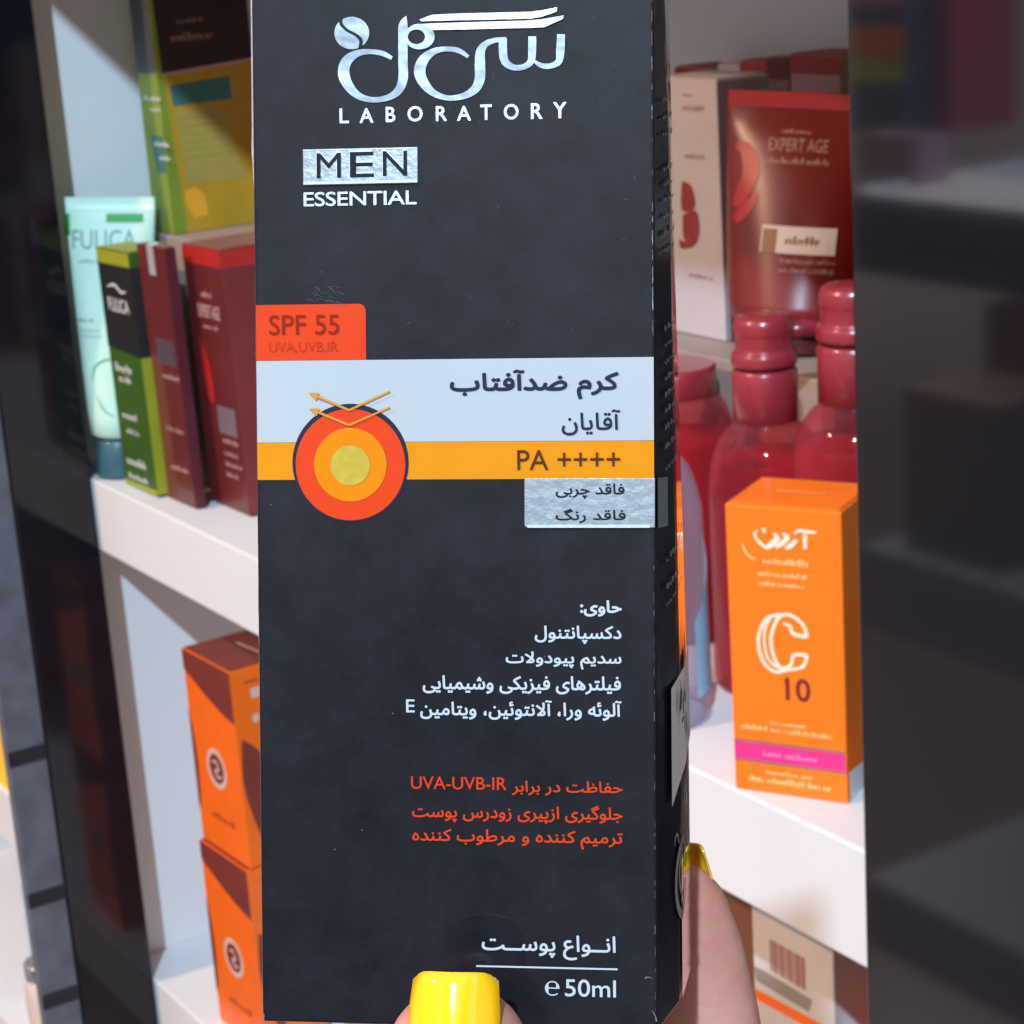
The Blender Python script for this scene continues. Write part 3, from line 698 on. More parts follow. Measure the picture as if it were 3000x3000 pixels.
M_wc = mat('white_rose_carton', (0.50, 0.46, 0.47), 0.5, var=0.04)
M_lil = mat('lilac_side', S(176, 150, 156), 0.5, var=0.05)
M_rose = mat('rose_print', S(140, 52, 52), 0.5, var=0.2, vscale=120)
wa = on_y(2098, 235, 0.672)
wc, fr, ri, tp = carton('white_rose_carton', 'pale carton with dark red roses, left of the dark red tube on the step', 'carton', wa.x - 0.050, 0.672, ZR, 0.050, 0.034, wa.z - ZR, [M_wc, M_wc])
poly('lilac_side', ri, [(.0003, .001), (.0337, .001), (.0337, wa.z - ZR - .001), (.0003, wa.z - ZR - .001)], M_lil, wc)
fine_print('small_print', fr, rects(fr, (2002, 272, 2030, 282), (2000, 306, 2064, 326), (2006, 448, 2062, 466), (2020, 800, 2092, 818)), M_greyd, wc, seed=61)
for j, pts in enumerate((((1998, 530), (2026, 545), (2038, 600), (2020, 620), (1996, 610)), ((2000, 630), (2040, 618), (2050, 680), (2034, 720), (2004, 700)), ((1990, 700), (2022, 716), (2030, 724), (1996, 728)))):
    poly('rose_bloom', fr, smooth_prof([fr.px(*p) for p in pts + (pts[0],)], 4)[:-1], M_rose, wc, .00015 + j * .00004)

# a row of small cartons along the back
M_rowb = [mat('pink_grey_body', S(*c), 0.5, var=0.06) for c in ((196, 170, 164), (206, 186, 172), (186, 152, 150), (128, 92, 94), (168, 130, 124))]
M_rowt = [mat('row_top', S(*c), 0.5, var=0.12) for c in ((150, 40, 30), (214, 196, 180), (176, 56, 58), (90, 44, 44), (150, 52, 50))]
xs = [1975, 2103, 2168, 2245, 2312, 2462]; ty = [196, 186, 178, 176, 158]
names = ['pale carton with dark red top, leftmost of the back row', 'cream carton with a cream top in the back row above the white rose carton', 'pink grey carton with rosy top in the back row, beside the cream one',
         'dusky brown carton in the back row, fourth from the left', 'wide carton with dark rosy top, rightmost of the back row']
for i in range(5):
    p = on_y(xs[i], ty[i], 0.772); p2 = on_y(xs[i + 1], ty[i], 0.772); hh = p.z - ZR
    root, fr, ri, tp = carton('small_carton', names[i], 'carton', p.x + .0004, 0.772, ZR, p2.x - p.x - .0008, 0.03, hh, [M_rowb[i], M_rowt[i]], group='cartons in the back row')
    wd = p2.x - p.x - .0008
    poly('top_band', fr, [(0, hh - .0105), (wd, hh - .0105), (wd, hh - .0004), (0, hh - .0004)], M_rowt[i], root)

# ------------------------------------------------------------------ shelves across the aisle, seen mirrored in the black glass
YM = 0.45
def mir(p): return V((p.x, 2 * YM - p.y, p.z))
YV = 1.60
def mx(px, py, yv=YV): return mir(on_y(px, py, yv))
XA = mx(2497, 600).x; XB = XA + 1.0
zA, zA2 = mx(2500, 566).z, mx(2500, 790).z
zB, zB2 = mx(2530, 1602).z, mx(2560, 1840).z
zC, zC2 = mx(2600, 2600).z, mx(2600, 2790).z
YO = 2 * YM - YV
M_dim = mat('grey_cabinet', (0.74, 0.80, 0.86), 0.5)
M_dimfront = mat('dark_shelf_edge', (0.02, 0.022, 0.026), 0.5)
M_fas = mat('taupe_fascia', (0.17, 0.165, 0.20), 0.5)
op = empty('aisle_cabinet', 'grey cabinet across the aisle, mirrored in the black glass door', 'cabinet', at(XA + .5, YO - .2, -2.0))
for z1, z0, mm in ((zA, zA2, M_dimfront), (zB, zB2, M_fas), (zC, zC2, M_fas)):
    slab('shelf', XA, XB, YO - .42, YO - .004, z0, z1, M_dim, op)
    slab('shelf_fascia', XA, XB, YO - .0035, YO + .004, z0, z1 - .003, mm, op, .0005)
slab('shelf_edging', XA, XA + .012, YO - .42, YO - .006, zA + .0005, zA + .006, M_white, op, .0005)
slab('back_panel', XA, XB, YO - .44, YO - .4205, -2.0, zA + .32, M_dim, op)
slab('base_panel', XA, XB, YO - .30, YO - .28, -2.0, zC2 - .002, M_dimfront, op)
slab('inner_panel', XA, XB, YO - .33, YO - .31, zC + .001, zB2 - .001, M_dimfront, op)
def aisle_box(label, x0, x1, ytop, ybase, z, dp, mats, bands=()):
    yv = on_z((x0 + x1) / 2, ybase, z).y
    a, b = mx(x0, (ytop + ybase) / 2, yv), mx(x1, (ytop + ybase) / 2, yv); h = mx((x0 + x1) / 2, ytop, yv).z - z
    M = Matrix.Translation((b.x, a.y, z)) @ Matrix.Rotation(math.pi, 4, 'Z')
    root = empty('aisle_carton', label, 'carton', M)
    slab('carton_body', 0, b.x - a.x, 0, dp, .0003, h, mats[0], root, .001, M)
    slab('top_flap', .001, b.x - a.x - .001, .001, dp - .001, h + .0001, h + .001, mats[-1], root, .0003, M)
    f_ = Frame((b.x, a.y, z), (-1, 0, 0), (0, 0, 1), (0, 1, 0))
    for t0, t1, m_ in bands: poly('colour_band', f_, [(0, h * t0), (b.x - a.x, h * t0), (b.x - a.x, h * t1), (0, h * t1)], m_, root, .0004)
    return root
dm = lambda n, c: mat(n, S(*c), 0.5, var=0.08)
aisle_box('carton banded purple, black, orange and green, mirrored at the top of the glass door', 2490, 2646, -60, 392, zA, .10, [dm('teal_print2', (60, 90, 110)), dm('purple_print', (220, 130, 190))],
          ((.84, .998, dm('purple_band', (220, 130, 180))), (.50, .70, dm('burnt_band', (235, 130, 30))), (.34, .49, dm('olive_band', (180, 190, 40)))))
aisle_box('maroon carton mirrored beside the banded one in the glass door', 2672, 2790, -60, 385, zA, .12, [dm('maroon_print', (170, 80, 110))])
aisle_box('low mauve carton mirrored above the dark shelf edge', 2510, 2690, 400, 535, zA, .05, [dm('mauve_box', (150, 120, 135))])
aisle_box('grey carton with beige top mirrored in the middle of the glass door', 2650, 2925, 1165, 1640, zB, .16, [dm('slate_carton', (112, 104, 108)), dm('beige_flap', (250, 226, 190))],
          ((.0, .998, dm('slate_front', (96, 90, 96))),))
aisle_box('dark wine carton mirrored behind the grey one in the glass door', 2885, 3080, 905, 1560, zB, .10, [dm('wine_print', (100, 34, 60))])

# ------------------------------------------------------------------ bay to the left of the upright
lb = empty('left_cabinet', 'white shelves of the neighbouring bay beyond the black upright', 'cabinet', at(-1.75, 0.65, -1.45))
slab('shelf', -2.1, XL - .0235, YF, 0.815, -0.742, -0.692, M_white, lb)
slab('shelf', -2.1, XL - .0235, YF, 0.815, -1.0, -0.95, M_white, lb)
slab('back_panel', -2.1, XL - .0235, 0.8155, 0.83, -1.45, 0.3, M_white, lb)
slab('side_panel', -2.12, -2.1005, YF, 0.83, -1.45, 0.3, M_white, lb)
M_yel = mat('yellow_carton', S(250, 205, 20), 0.45, var=0.03)
carton('yellow_carton', 'bright yellow carton on the neighbouring shelf at the left picture edge', 'carton', -1.725, 0.510, -0.692, 0.096, 0.04, 0.10, [M_yel])
M_pale = mat('pale_blue_carton', S(190, 215, 228), 0.5)
pl, fr, ri, tp = carton('pale_blue_carton', 'pale blue carton on the lowest shelf of the left bay', 'carton', -1.76, 0.545, -0.95, 0.09, 0.05, 0.118, [M_pale])
fine_print('small_print', fr, [(.050, .094, .082, .100), (.056, .084, .080, .088)], M_greyd, pl, seed=71)
jr = empty('cream_jar', 'beige rounded jar before the pale blue carton in the left bay', 'jar', at(-1.672, 0.53, -0.95))
T = at(-1.672, 0.53, -0.95)
M_jar = mat('beige_jar', S(220, 200, 186), 0.3, coat=0.4)
lathe('jar_body', smooth_prof([(.014, .0004), (.0185, .003), (.0200, .03), (.0195, .055), (.017, .064)], 4), M_jar, jr, T)
lathe('lid', [(.0172, .0645), (.0180, .0655), (.0180, .078), (.0165, .080)], mat('steel_lid', (0.6, 0.6, 0.62), 0.25, metal=0.9), jr, T)

# ------------------------------------------------------------------ the black sun-cream carton in the hand
BU = V((0.6382302, 0.7692608, -0.0299979)); BV = V((-0.1701191, 0.1789307, 0.9690425)); BN = V((0.7508139, -0.6133691, 0.2450650))
BO = V((-0.2174097, 0.1281447, -0.0719235))
Mb = Matrix((BU.to_4d(), BV.to_4d(), BN.to_4d(), (0, 0, 0, 1))); 
Mb = Matrix(((BU.x, BV.x, BN.x, BO.x), (BU.y, BV.y, BN.y, BO.y), (BU.z, BV.z, BN.z, BO.z), (0, 0, 0, 1)))
sc_ = empty('sun_cream_carton', 'black sun cream carton with pale and amber bands held up in front of the shelves', 'carton', Mb)
fb = Frame(BO, BU, BV, BN)
VT, VB, DEP = 0.0880, -0.0646, 0.033
def u_back(v):
    pts = ((VB, .0279), (-.03, .0276), (0, .0268), (.03, .0260), (.064, .0253), (VT, .0250))
    for (a, x), (b, y) in zip(pts, pts[1:]):
        if v <= b: return x + (y - x) * (v - a) / (b - a)
    return pts[-1][1]
def side_pt(t, v, n=0.0):
    """right side of the carton, t 0 = front edge, 1 = back edge"""
    g = .0010 * max(0.0, min(1.0, (.075 - v) / .03))        # the side bulges a little, so its rear strip lies flatter
    u = .025 + (u_back(v) - .025) * t + g * (t / .42 if t < .42 else (1 - t) / .58)
    p = fb.pt(u, v, -DEP * t); return p + BU * n
rows = [VB + (VT - VB) * i / 16 for i in range(17)]
vs, fs = [], []
for v in rows:
    vs += [fb.pt(-.025, v, 0), fb.pt(.025, v, 0), side_pt(.42, v), side_pt(1, v), fb.pt(-.025, v, -DEP)]
for i in range(16):
    for k_ in range(5):
        a, b = i * 5 + k_, i * 5 + (k_ + 1) % 5; fs.append((a, b, b + 5, a + 5))
fs += [(4, 3, 2, 1, 0), (80, 81, 82, 83, 84)]
body = build('carton_body', vs, fs, M_black, sc_)
bm = bmesh.new(); bm.from_mesh(body.data); bmesh.ops.recalc_face_normals(bm, faces=bm.faces)
sharp = [e for e in bm.edges if len(e.link_faces) == 2 and e.calc_face_angle(0) > 0.6]
bmesh.ops.bevel(bm, geom=sharp, offset=0.00035, segments=2, profile=0.5, affect='EDGES'); bm.to_mesh(body.data); bm.free()

ZB = lambda x, y: (700 + x * .6729, 850 + y * .6729)
ZC = lambda x, y: (1100 + x * .4658, 1700 + y * .4658)
ZD = lambda x, y: (1000 + x * .6729, 2550 + y * .6729)
def rB(x0, y0, x1, y1): return prect(fb, *ZB(x0, y0), *ZB(x1, y1))
def rC(x0, y0, x1, y1): return prect(fb, *ZC(x0, y0), *ZC(x1, y1))
def rD(x0, y0, x1, y1): return prect(fb, *ZD(x0, y0), *ZD(x1, y1))

def vpx_(y): return 0.0638 - y * 0.1284 / 2995
# bands and the sun protection tag
v1 = fb.px(1320, 1052)[1]; v2 = fb.px(1320, 1293.5)[1]; v3 = fb.px(1320, 1404)[1]
EU = .02485
poly('pale_band', fb, [(-EU, v2), (EU, v2), (EU, v1), (-EU, v1)], M_band_w, sc_, .00006)
poly('amber_band', fb, [(-EU, v3), (EU, v3), (EU, v2 - .00004), (-EU, v2 - .00004)], M_band_o, sc_, .00006)
tu, tv = fb.px(1072, 970)[0], fb.px(900, 892)[1]; r_ = .0009
tag_pts = [(-EU, v1 + .00004), (tu, v1 + .00004)] + [(tu - r_ + r_ * math.cos(a), tv - r_ + r_ * math.sin(a)) for a in [math.pi / 2 * k_ / 8 for k_ in range(9)]] + [(-EU, tv)]
poly('orange_tag', fb, tag_pts, M_red_o, sc_, .00006)
text('tag_lettering', fb, 'SPF 55', rB(132, 107, 437, 195), M_rust, sc_, bold=.006)
text('tag_lettering', fb, 'UVA,UVB,IR', rB(132, 226, 432, 276), M_rust2, sc_, bold=.0)
# sun emblem
cu, cv = fb.px(*ZB(486, 760))
def rad(z): return fb.px(*ZB(486 + z, 760))[0] - cu
sun = poly('sun_disc', fb, [(cu + a, cv + .00022 + b) for a, b in ell(0, 0, rad(254), rad(254), 72)], M_navy, sc_, .00010)
for nm, z_, m_, l_ in (('outer_ring', 239, M_red_o, .00016), ('middle_ring', 158, M_amber, .00022), ('inner_ring', 86, M_yellow, .00028)):
    poly(nm, fb, [(cu + a, cv - (.0001 if z_ == 86 else 0) + b) for a, b in ell(0, 0, rad(z_), rad(z_), 72)], m_, sun, l_)
def arrow(pts, m_):
    P = [fb.px(*ZB(*p)) for p in pts]; wd = .00030
    g = [ribbon_geo(fb, [P[0], P[1]], [wd * .7, wd], .00036), ribbon_geo(fb, [P[1], P[2]], [wd, wd], .00036)]
    d = (V(P[2]) - V(P[1])).normalized(); n_ = V((-d.y, d.x)); tip = V(P[2]) + d * .0004
    t3 = [tip, V(P[2]) - d * .0009 + n_ * .00052, V(P[2]) - d * .0009 - n_ * .00052]
    g.append(([fb.pt(p.x, p.y, .00037) for p in t3], [(0, 1, 2)]))
    vs, fs = merge(g); return build('ray_arrow', vs, fs, m_, sc_)
arrow([(660, 440), (482, 523), (318, 452)], M_gold); arrow([(660, 510), (482, 588), (320, 520)], M_gold)
# band lettering
text('title_lettering', fb, 'کرم ضدآفتاب', rB(918, 345, 1655, 477), M_navy, sc_, bold=.034, persian=True)
text('title_lettering', fb, 'آقایان', rB(1405, 520, 1662, 632), M_navy, sc_, bold=.016, persian=True)
text('rating_lettering', fb, 'PA ++++', rB(1212, 695, 1660, 782), M_brown, sc_, bold=.004)
# silver label
lp = [fb.px(*ZB(*p)) for p in ((1244, 819), (1812, 818), (1812, 1034), (1256, 1034), (1247, 1030), (1244, 1020))]
sl = plate('silver_label', fb, [(min(u, .0250), v) for u, v in lp], M_foil, sc_, .0001, .00025, .00008)
poly('label_rim', fb, [fb.px(*ZB(*p)) for p in ((1254, 1021), (1790, 1020), (1790, 1034), (1260, 1034))], M_foil_b, sl, .00042)
text('label_lettering', fb, 'فاقد چربی', rB(1380, 842, 1680, 908), M_ink_k, sl, .00040, bold=.022, persian=True)
text('label_lettering', fb, 'فاقد رنگ', rB(1380, 950, 1685, 1014), M_ink_k, sl, .00040, bold=.022, persian=True)
v_a, v_b = fb.px(*ZB(1805, 818))[1], fb.px(*ZB(1805, 1036))[1]
build('label_fold', [side_pt(0.0, v_a, .0003), side_pt(.20, v_a, .0004), side_pt(.20, v_b, .0004), side_pt(0.0, v_b, .0003)], [(0, 1, 2, 3)], M_foil, sl)
# ingredients
for s, r_c, bd in (('حاوی:', (1287, 125, 1550, 228), .034), ('دکسپانتنول', (1002, 285, 1548, 400), .022), ('سدیم پیودولات', (820, 448, 1548, 560), .022),
                   ('فیلترهای فیزیکی وشیمیایی', (298, 600, 1545, 715), .022), ('آلوئه ورا، آلانتوئین، ویتامین', (282, 752, 1550, 878), .022)):
    text('ingredient_lettering', fb, s, rC(*r_c), M_ink_w, sc_, bold=bd, persian=True)
text('ingredient_lettering', fb, 'E', rC(194, 748, 248, 830), M_ink_w, sc_, bold=.01)
for s, r_c in (('حفاظت در برابر', (858, 1262, 1555, 1355)), ('جلوگیری ازپیری زودرس پوست', (232, 1408, 1555, 1528)), ('ترمیم کننده و مرطوب کننده', (232, 1568, 1555, 1686))):
    text('claim_lettering', fb, s, rC(*r_c), M_text_o, sc_, bold=.018, persian=True)
text('claim_lettering', fb, 'UVA-UVB-IR', rC(225, 1235, 826, 1315), M_text_o, sc_, bold=.006)
text('skin_type_lettering', fb, 'انــواع پوســت', rD(612, 280, 1195, 388), M_ink_w, sc_, bold=.016, persian=True)
a, b = fb.px(*ZD(588, 412)), fb.px(*ZD(1203, 433)); vm = (a[1] + b[1]) / 2
poly('rule_line', fb, [(a[0], vm - .00011), (b[0], vm - .00011), (b[0], vm + .00011), (a[0], vm + .00011)], M_ink_w, sc_)
text('volume_lettering', fb, '50ml', rD(974, 474, 1196, 550), M_ink_w, sc_, bold=.008)
text('volume_lettering', fb, '\u212e', rD(887, 480, 950, 544), M_ink_w, sc_, bold=.0)
# foil logo at the top
ZA = lambda x, y: fb.px(960 + x * .383, y * .383)
ku = (ZA(100, 300)[0] - ZA(0, 300)[0]) / 100
def st(pts, wd): return ([ZA(*p) for p in pts], [x * ku for x in wd])
logo_strokes = [
    st([(602, 125), (580, 190), (577, 300), (578, 480), (578, 600), (545, 690), (470, 745), (350, 765), (240, 735), (160, 655), (124, 560), (150, 465), (235, 408), (335, 397), (425, 412), (492, 447)],
       [6, 66, 70, 70, 72, 62, 46, 40, 52, 74, 88, 78, 50, 36, 38, 26]),
    st([(1368, 300), (1290, 308), (1215, 335), (1172, 390), (1166, 480), (1165, 600), (1130, 680), (1050, 732), (930, 752), (815, 715), (740, 640), (705, 550), (735, 460), (815, 395), (915, 376), (1005, 390), (1078, 437)],
       [26, 36, 46, 66, 78, 76, 66, 48, 38, 50, 72, 86, 78, 48, 36, 38, 24]),
    st([(1342, 298), (1342, 400), (1362, 478), (1425, 517), (1500, 513), (1556, 470), (1565, 380), (1566, 280)], [60, 62, 56, 44, 42, 52, 60, 58]),
    st([(1575, 465), (1635, 503), (1710, 505), (1770, 468), (1781, 380), (1786, 264)], [18, 36, 40, 52, 62, 58])]
lg = ribbons('logo', fb, logo_strokes, M_foil_s, sc_, .00016)
n_ = 40; oe = ell(705, 282, 115, 98, n_); ie = ell(681, 284, 66, 56, n_)
vs = [fb.pt(*ZA(*p), .00022) for p in oe] + [fb.pt(*ZA(*p), .00022) for p in ie]
build('logo_ring', vs, [(i, n_ + i, n_ + (i + 1) % n_, (i + 1) % n_) for i in range(n_)], M_foil_s, lg)
for pts in (((705, 152), (800, 116), (1000, 106), (1550, 93), (1650, 80), (1757, 58), (1752, 92), (1640, 131), (1550, 146), (1000, 158), (720, 166)),
            ((715, 186), (800, 181), (1500, 161), (1640, 151), (1807, 120), (1800, 147), (1660, 211), (1550, 216), (1000, 229), (800, 233), (750, 212))):
    poly('logo_bar', fb, [ZA(*p) for p in pts], M_foil_b, lg, .00026)
dot = poly('logo_dot', fb, [ZA(*p) for p in ell(186, 254, 133, 124, 48)], M_foil_s, lg, .00016)
ribbons('dot_curve', fb, [st([(105, 140), (106, 186), (150, 232), (222, 272), (256, 312), (250, 372)], [26, 24, 20, 22, 28, 26])], M_black, dot, .00022)
LET = (('L', 92, 165, 830, 945), ('A', 245, 352, 828, 942), ('B', 445, 520, 818, 935), ('O', 612, 728, 812, 932), ('R', 828, 915, 812, 928), ('A', 990, 1098, 812, 926), ('T', 1168, 1258, 800, 920), ('O', 1348, 1462, 796, 916), ('R', 1555, 1645, 790, 912), ('Y', 1725, 1828, 782, 906))
gs = []
for ch, x0, x1, y0, y1 in LET:
    gs.append(text_geo(ch, fb, prect(fb, 960 + x0 * .383, y0 * .383, 960 + x1 * .383, y1 * .383), .00016, .018))
vs, fs = merge(gs); build('laboratory_lettering', vs, fs, M_foil_b, sc_)
ZM = lambda x, y: fb.px(860 + x * .20704, 400 + y * .20704)
a, b = ZM(140, 440), ZM(1765, 420); va, vb = ZM(950, 680)[1], ZM(950, 168)[1]
mp = plate('silver_plate', fb, [(a[0], va), (b[0], va), (b[0], vb), (a[0], vb)], M_foil, sc_, .0001, .00025, .0001)
poly('plate_highlight', fb, [(a[0] + .0001, va + .0001), (b[0] - .0001, va + .0001), (b[0] - .0001, va + .00042), (a[0] + .0001, va + .00042)], M_foil_b, mp, .00042)  # emboss highlight of the plate painted as flat bright strips
poly('plate_highlight', fb, [(a[0] + .0001, vb - .0002), (b[0] - .0001, vb - .0002), (b[0] - .0001, vb - .00008), (a[0] + .0001, vb - .00008)], M_foil_b, mp, .00042)
gs = []; gl = []
for ch, x0, x1, y0, y1 in (('M', 335, 680, 240, 590), ('E', 805, 1145, 222, 580), ('N', 1270, 1615, 208, 562)):
    u0, w1, u1, w2 = prect(fb, 860 + x0 * .20704, 400 + y0 * .20704, 860 + x1 * .20704, 400 + y1 * .20704)
    gs.append(text_geo(ch, fb, (u0, w1, u1, w2), .00042, .005)); gl.append(text_geo(ch, fb, (u0 - .00008, w1 + .00022, u1 - .00008, w2 + .00026), .00039, .005))
vs, fs = merge(gl); build('letter_highlight', vs, fs, M_foil_b, mp)  # bright offset letter copies, painted highlight of the embossing
vs, fs = merge(gs); build('plate_lettering', vs, fs, M_ink_k, mp)
text('plate_caption', fb, 'ESSENTIAL', prect(fb, 860 + 145 * .20704, 400 + 775 * .20704, 860 + 1745 * .20704, 400 + 978 * .20704), M_foil_b, sc_, bold=.012, spacing=.95)

rnd = random.Random(3); g = []
M_scuff = mat('scuff', (0.07, 0.08, 0.09), 0.5, spec=.1)
for k in range(26):
    x0, y0 = rnd.uniform(895, 1000), rnd.uniform(838, 884); an = rnd.uniform(-.1, .9); L_ = rnd.uniform(10, 34)
    g.append(ribbon_geo(fb, [fb.px(x0, y0), fb.px(x0 + L_ * math.cos(an), y0 + L_ * math.sin(an))], [.00006, .00003], .0001))
for k in range(34):
    x0, y0 = rnd.uniform(1200, 1900), rnd.uniform(20, 1000); an = rnd.uniform(0, 3); L_ = rnd.uniform(5, 16)
    g.append(ribbon_geo(fb, [fb.px(x0, y0), fb.px(x0 + L_ * math.cos(an), y0 + L_ * math.sin(an))], [.00007, .00002], .0001))
vs, fs = merge(g); build('scuff_marks', vs, fs, M_scuff, sc_)
M_wear = mat('worn_card_edge', (0.15, 0.20, 0.22), 0.5, spec=.2, var=.5, vscale=900)
g = []; y = 10.0
while y < 2940:                               # rubbed front edge: thin broken pale line, densest above the pale band
    dense = 1.0 if 560 < y < 1050 else (.6 if y < 400 else .35)
    L_ = rnd.uniform(12, 70) * dense + 6; v0, v1_ = vpx_(y), vpx_(min(2960, y + L_)); n_p = 6; wd = rnd.uniform(.00004, .00013) * dense
    pts = [(.0248 - rnd.uniform(0, .00006), v0 + (v1_ - v0) * i / n_p) for i in range(n_p + 1)]
    if not (1040 < y + L_ and y < 1560): g.append(ribbon_geo(fb, pts, [.00002] + [wd * rnd.uniform(.5, 1.2) for _ in range(n_p - 1)] + [.00002], .00008, 3))
    y += L_ + rnd.uniform(4, 60) / dense * .6
vs, fs = merge(g); build('worn_edge', vs, fs, M_wear, sc_)
# the side: rows of tiny print, price sticker, recycling mark
def vpx(y): return 0.0638 - y * 0.1284 / 2995
gs = []; rnd = random.Random(5)
for y in (965, 1012, 1062, 1110, 1158, 1205, 1255, 1310, 1372, 1640, 1720, 1770, 500, 545, 590, 640, 690, 735, 300, 350, 400):
    v = vpx(y); t = .16; te = rnd.uniform(.5, .85)
    while t < te:
        L_ = rnd.uniform(.02, .05); h = rnd.choice((.0003, .0004, .0007)); dv = (t - .16) * .006
        gs.append(([side_pt(t, v + dv, .0004), side_pt(t + L_, v + dv, .0004), side_pt(t + L_, v + dv + h, .0004), side_pt(t, v + dv + h, .0004)], [(0, 1, 2, 3)])); t += L_ * rnd.uniform(1.1, 2.0)
M_side = mat('grey_side_ink', (0.20, 0.20, 0.20), 0.6)
vs, fs = merge(gs); build('side_print', vs, fs, M_side, sc_)
vA = [side_pt(.22, vpx(2018), .0005), side_pt(.22, vpx(2370), .0005), side_pt(.62, vpx(2285), .0006), side_pt(.98, vpx(2230), .0005), side_pt(.98, vpx(1945), .0005), side_pt(.62, vpx(1985), .0006)]
ps = build('price_sticker', vA, [(0, 1, 2, 5), (5, 2, 3, 4)], M_sticker, sc_)
fs_, vs_ = [], []; gs = []
for t, y, h in ((.34, 2100, .003), (.40, 2115, .0026), (.46, 2085, .003), (.52, 2100, .002), (.58, 2190, .003), (.66, 2215, .0022), (.38, 2140, .001), (.48, 2075, .0012)):
    gs.append(([side_pt(t, vpx(y), .0008), side_pt(t + .04, vpx(y) + .0004, .0008), side_pt(t + .05, vpx(y) + h, .0008), side_pt(t + .02, vpx(y) + h * .9, .0008)], [(0, 1, 2, 3)]))
vs, fs = merge(gs); build('sticker_print', vs, fs, M_ink_k, ps)
gs = []
for (t0, va_, rt_, rv_, a0, a1) in ((.50, vpx(2620), .20, .0055, 0, 6.0), (.48, vpx(2600), .10, .0034, 1, 5.2), (.34, vpx(2510), .05, .002, .2, 2.8)):
    pv = []
    for k_ in range(25):
        an = a0 + (a1 - a0) * k_ / 24
        for s_ in (1, .78): pv.append(side_pt(t0 + rt_ * s_ * math.cos(an), va_ + rv_ * s_ * math.sin(an), .0003))
    gs.append((pv, [(2 * i, 2 * i + 1, 2 * i + 3, 2 * i + 2) for i in range(24)]))
vs, fs = merge(gs); build('recycling_mark', vs, fs, M_gry, sc_)
M_wrap = mat('glossy_wrap', (0.02, 0.018, 0.018), 0.06, 1.0, coat=1.0, coat_rough=0.03, var=0.0, bump=0.02, bscale=200)
pv = []
for i in range(25):
    v = VB + (VT - VB) * i / 24; pv += [side_pt(.50, v, .0002), side_pt(1, v, .0002)]
build('wrap_strip', pv, [(2 * i, 2 * i + 1, 2 * i + 3, 2 * i + 2) for i in range(24)], M_wrap, sc_, smooth=True)
# folds of the clear wrap at the corners and along the left edge
M_film = mat('clear_film', (0.75, 0.74, 0.75), 0.12, 0.6, trans=0.55, coat=0.5, var=0.2, vscale=400, bump=0.4, bscale=500)
pv = []
for i in range(33):
    v = VB + (VT - VB) * i / 32; wv = .00018 + .00022 * max(0, noise.noise(V((v * 120, 3, 1)))) + (.00022 if v > .045 else 0)
    pv += [fb.pt(-.0250, v, -.0003), fb.pt(-.0250 - wv, v, -.0012)]
build('film_edge', pv, [(2 * i, 2 * i + 1, 2 * i + 3, 2 * i + 2) for i in range(32)], M_film, sc_)
cs = [((1924, 2990), (1921, 2976), (1915, 2964), (1910, 2958)), ((1890, 2863), (1900, 2860), (1912, 2864)), ((772, 2990), (776, 2972), (770, 2960))]
ribbons('film_fold', fb, [([fb.px(*p) for p in c], [.00022] + [.00011] * (len(c) - 2) + [.00003]) for c in cs], M_foil_s, sc_, .0004)

# ------------------------------------------------------------------ the hand
def skin_mat():
    m = bpy.data.materials.new('skin'); m.use_nodes = True; t = m.node_tree; b = t.nodes['Principled BSDF']; L = t.links.new; N = t.nodes.new
    tcn = N('ShaderNodeTexCoord'); nz = N('ShaderNodeTexNoise'); nz.inputs['Scale'].default_value = 70; nz.inputs['Detail'].default_value = 5
    L(tcn.outputs['Object'], nz.inputs['Vector'])
    cr = N('ShaderNodeValToRGB'); cr.color_ramp.elements[0].position = .3; cr.color_ramp.elements[1].position = .72
    cr.color_ramp.elements[0].color = (0.44, 0.17, 0.13, 1); cr.color_ramp.elements[1].color = (0.58, 0.29, 0.23, 1)
    L(nz.outputs[0], cr.inputs[0]); L(cr.outputs[0], b.inputs['Base Color'])
    b.inputs['Roughness'].default_value = 0.55; b.inputs['Specular IOR Level'].default_value = .35; b.inputs['Subsurface Weight'].default_value = 0.25
    b.inputs['Subsurface Radius'].default_value = (1.0, .35, .2); b.inputs['Subsurface Scale'].default_value = .003
    vz = N('ShaderNodeTexVoronoi'); vz.inputs['Scale'].default_value = 900; L(tcn.outputs['Object'], vz.inputs['Vector'])
    wv = N('ShaderNodeTexWave'); wv.inputs['Scale'].default_value = 160; wv.inputs['Distortion'].default_value = 5; wv.inputs['Detail'].default_value = 2; L(tcn.outputs['Object'], wv.inputs['Vector'])
    wm = N('ShaderNodeMath'); wm.operation = 'MULTIPLY'; wm.inputs[1].default_value = .12; L(wv.outputs[1], wm.inputs[0])
    ad = N('ShaderNodeMath'); ad.operation = 'ADD'; L(vz.outputs['Distance'], ad.inputs[0]); L(wm.outputs[0], ad.inputs[1])
    bp = N('ShaderNodeBump'); bp.inputs['Strength'].default_value = .3; bp.inputs['Distance'].default_value = .00015
    L(ad.outputs[0], bp.inputs['Height']); L(bp.outputs[0], b.inputs['Normal'])
    return m
M_skin = skin_mat()
M_nail = mat('yellow_polish', S(250, 190, 6), 0.12, 0.6, coat=1.0, coat_rough=0.03, var=0.05, vscale=200)
M_nail2 = mat('nail_underside', S(236, 176, 40), 0.3, 0.5, coat=0.5, var=0.3, vscale=260, sss=0.3)

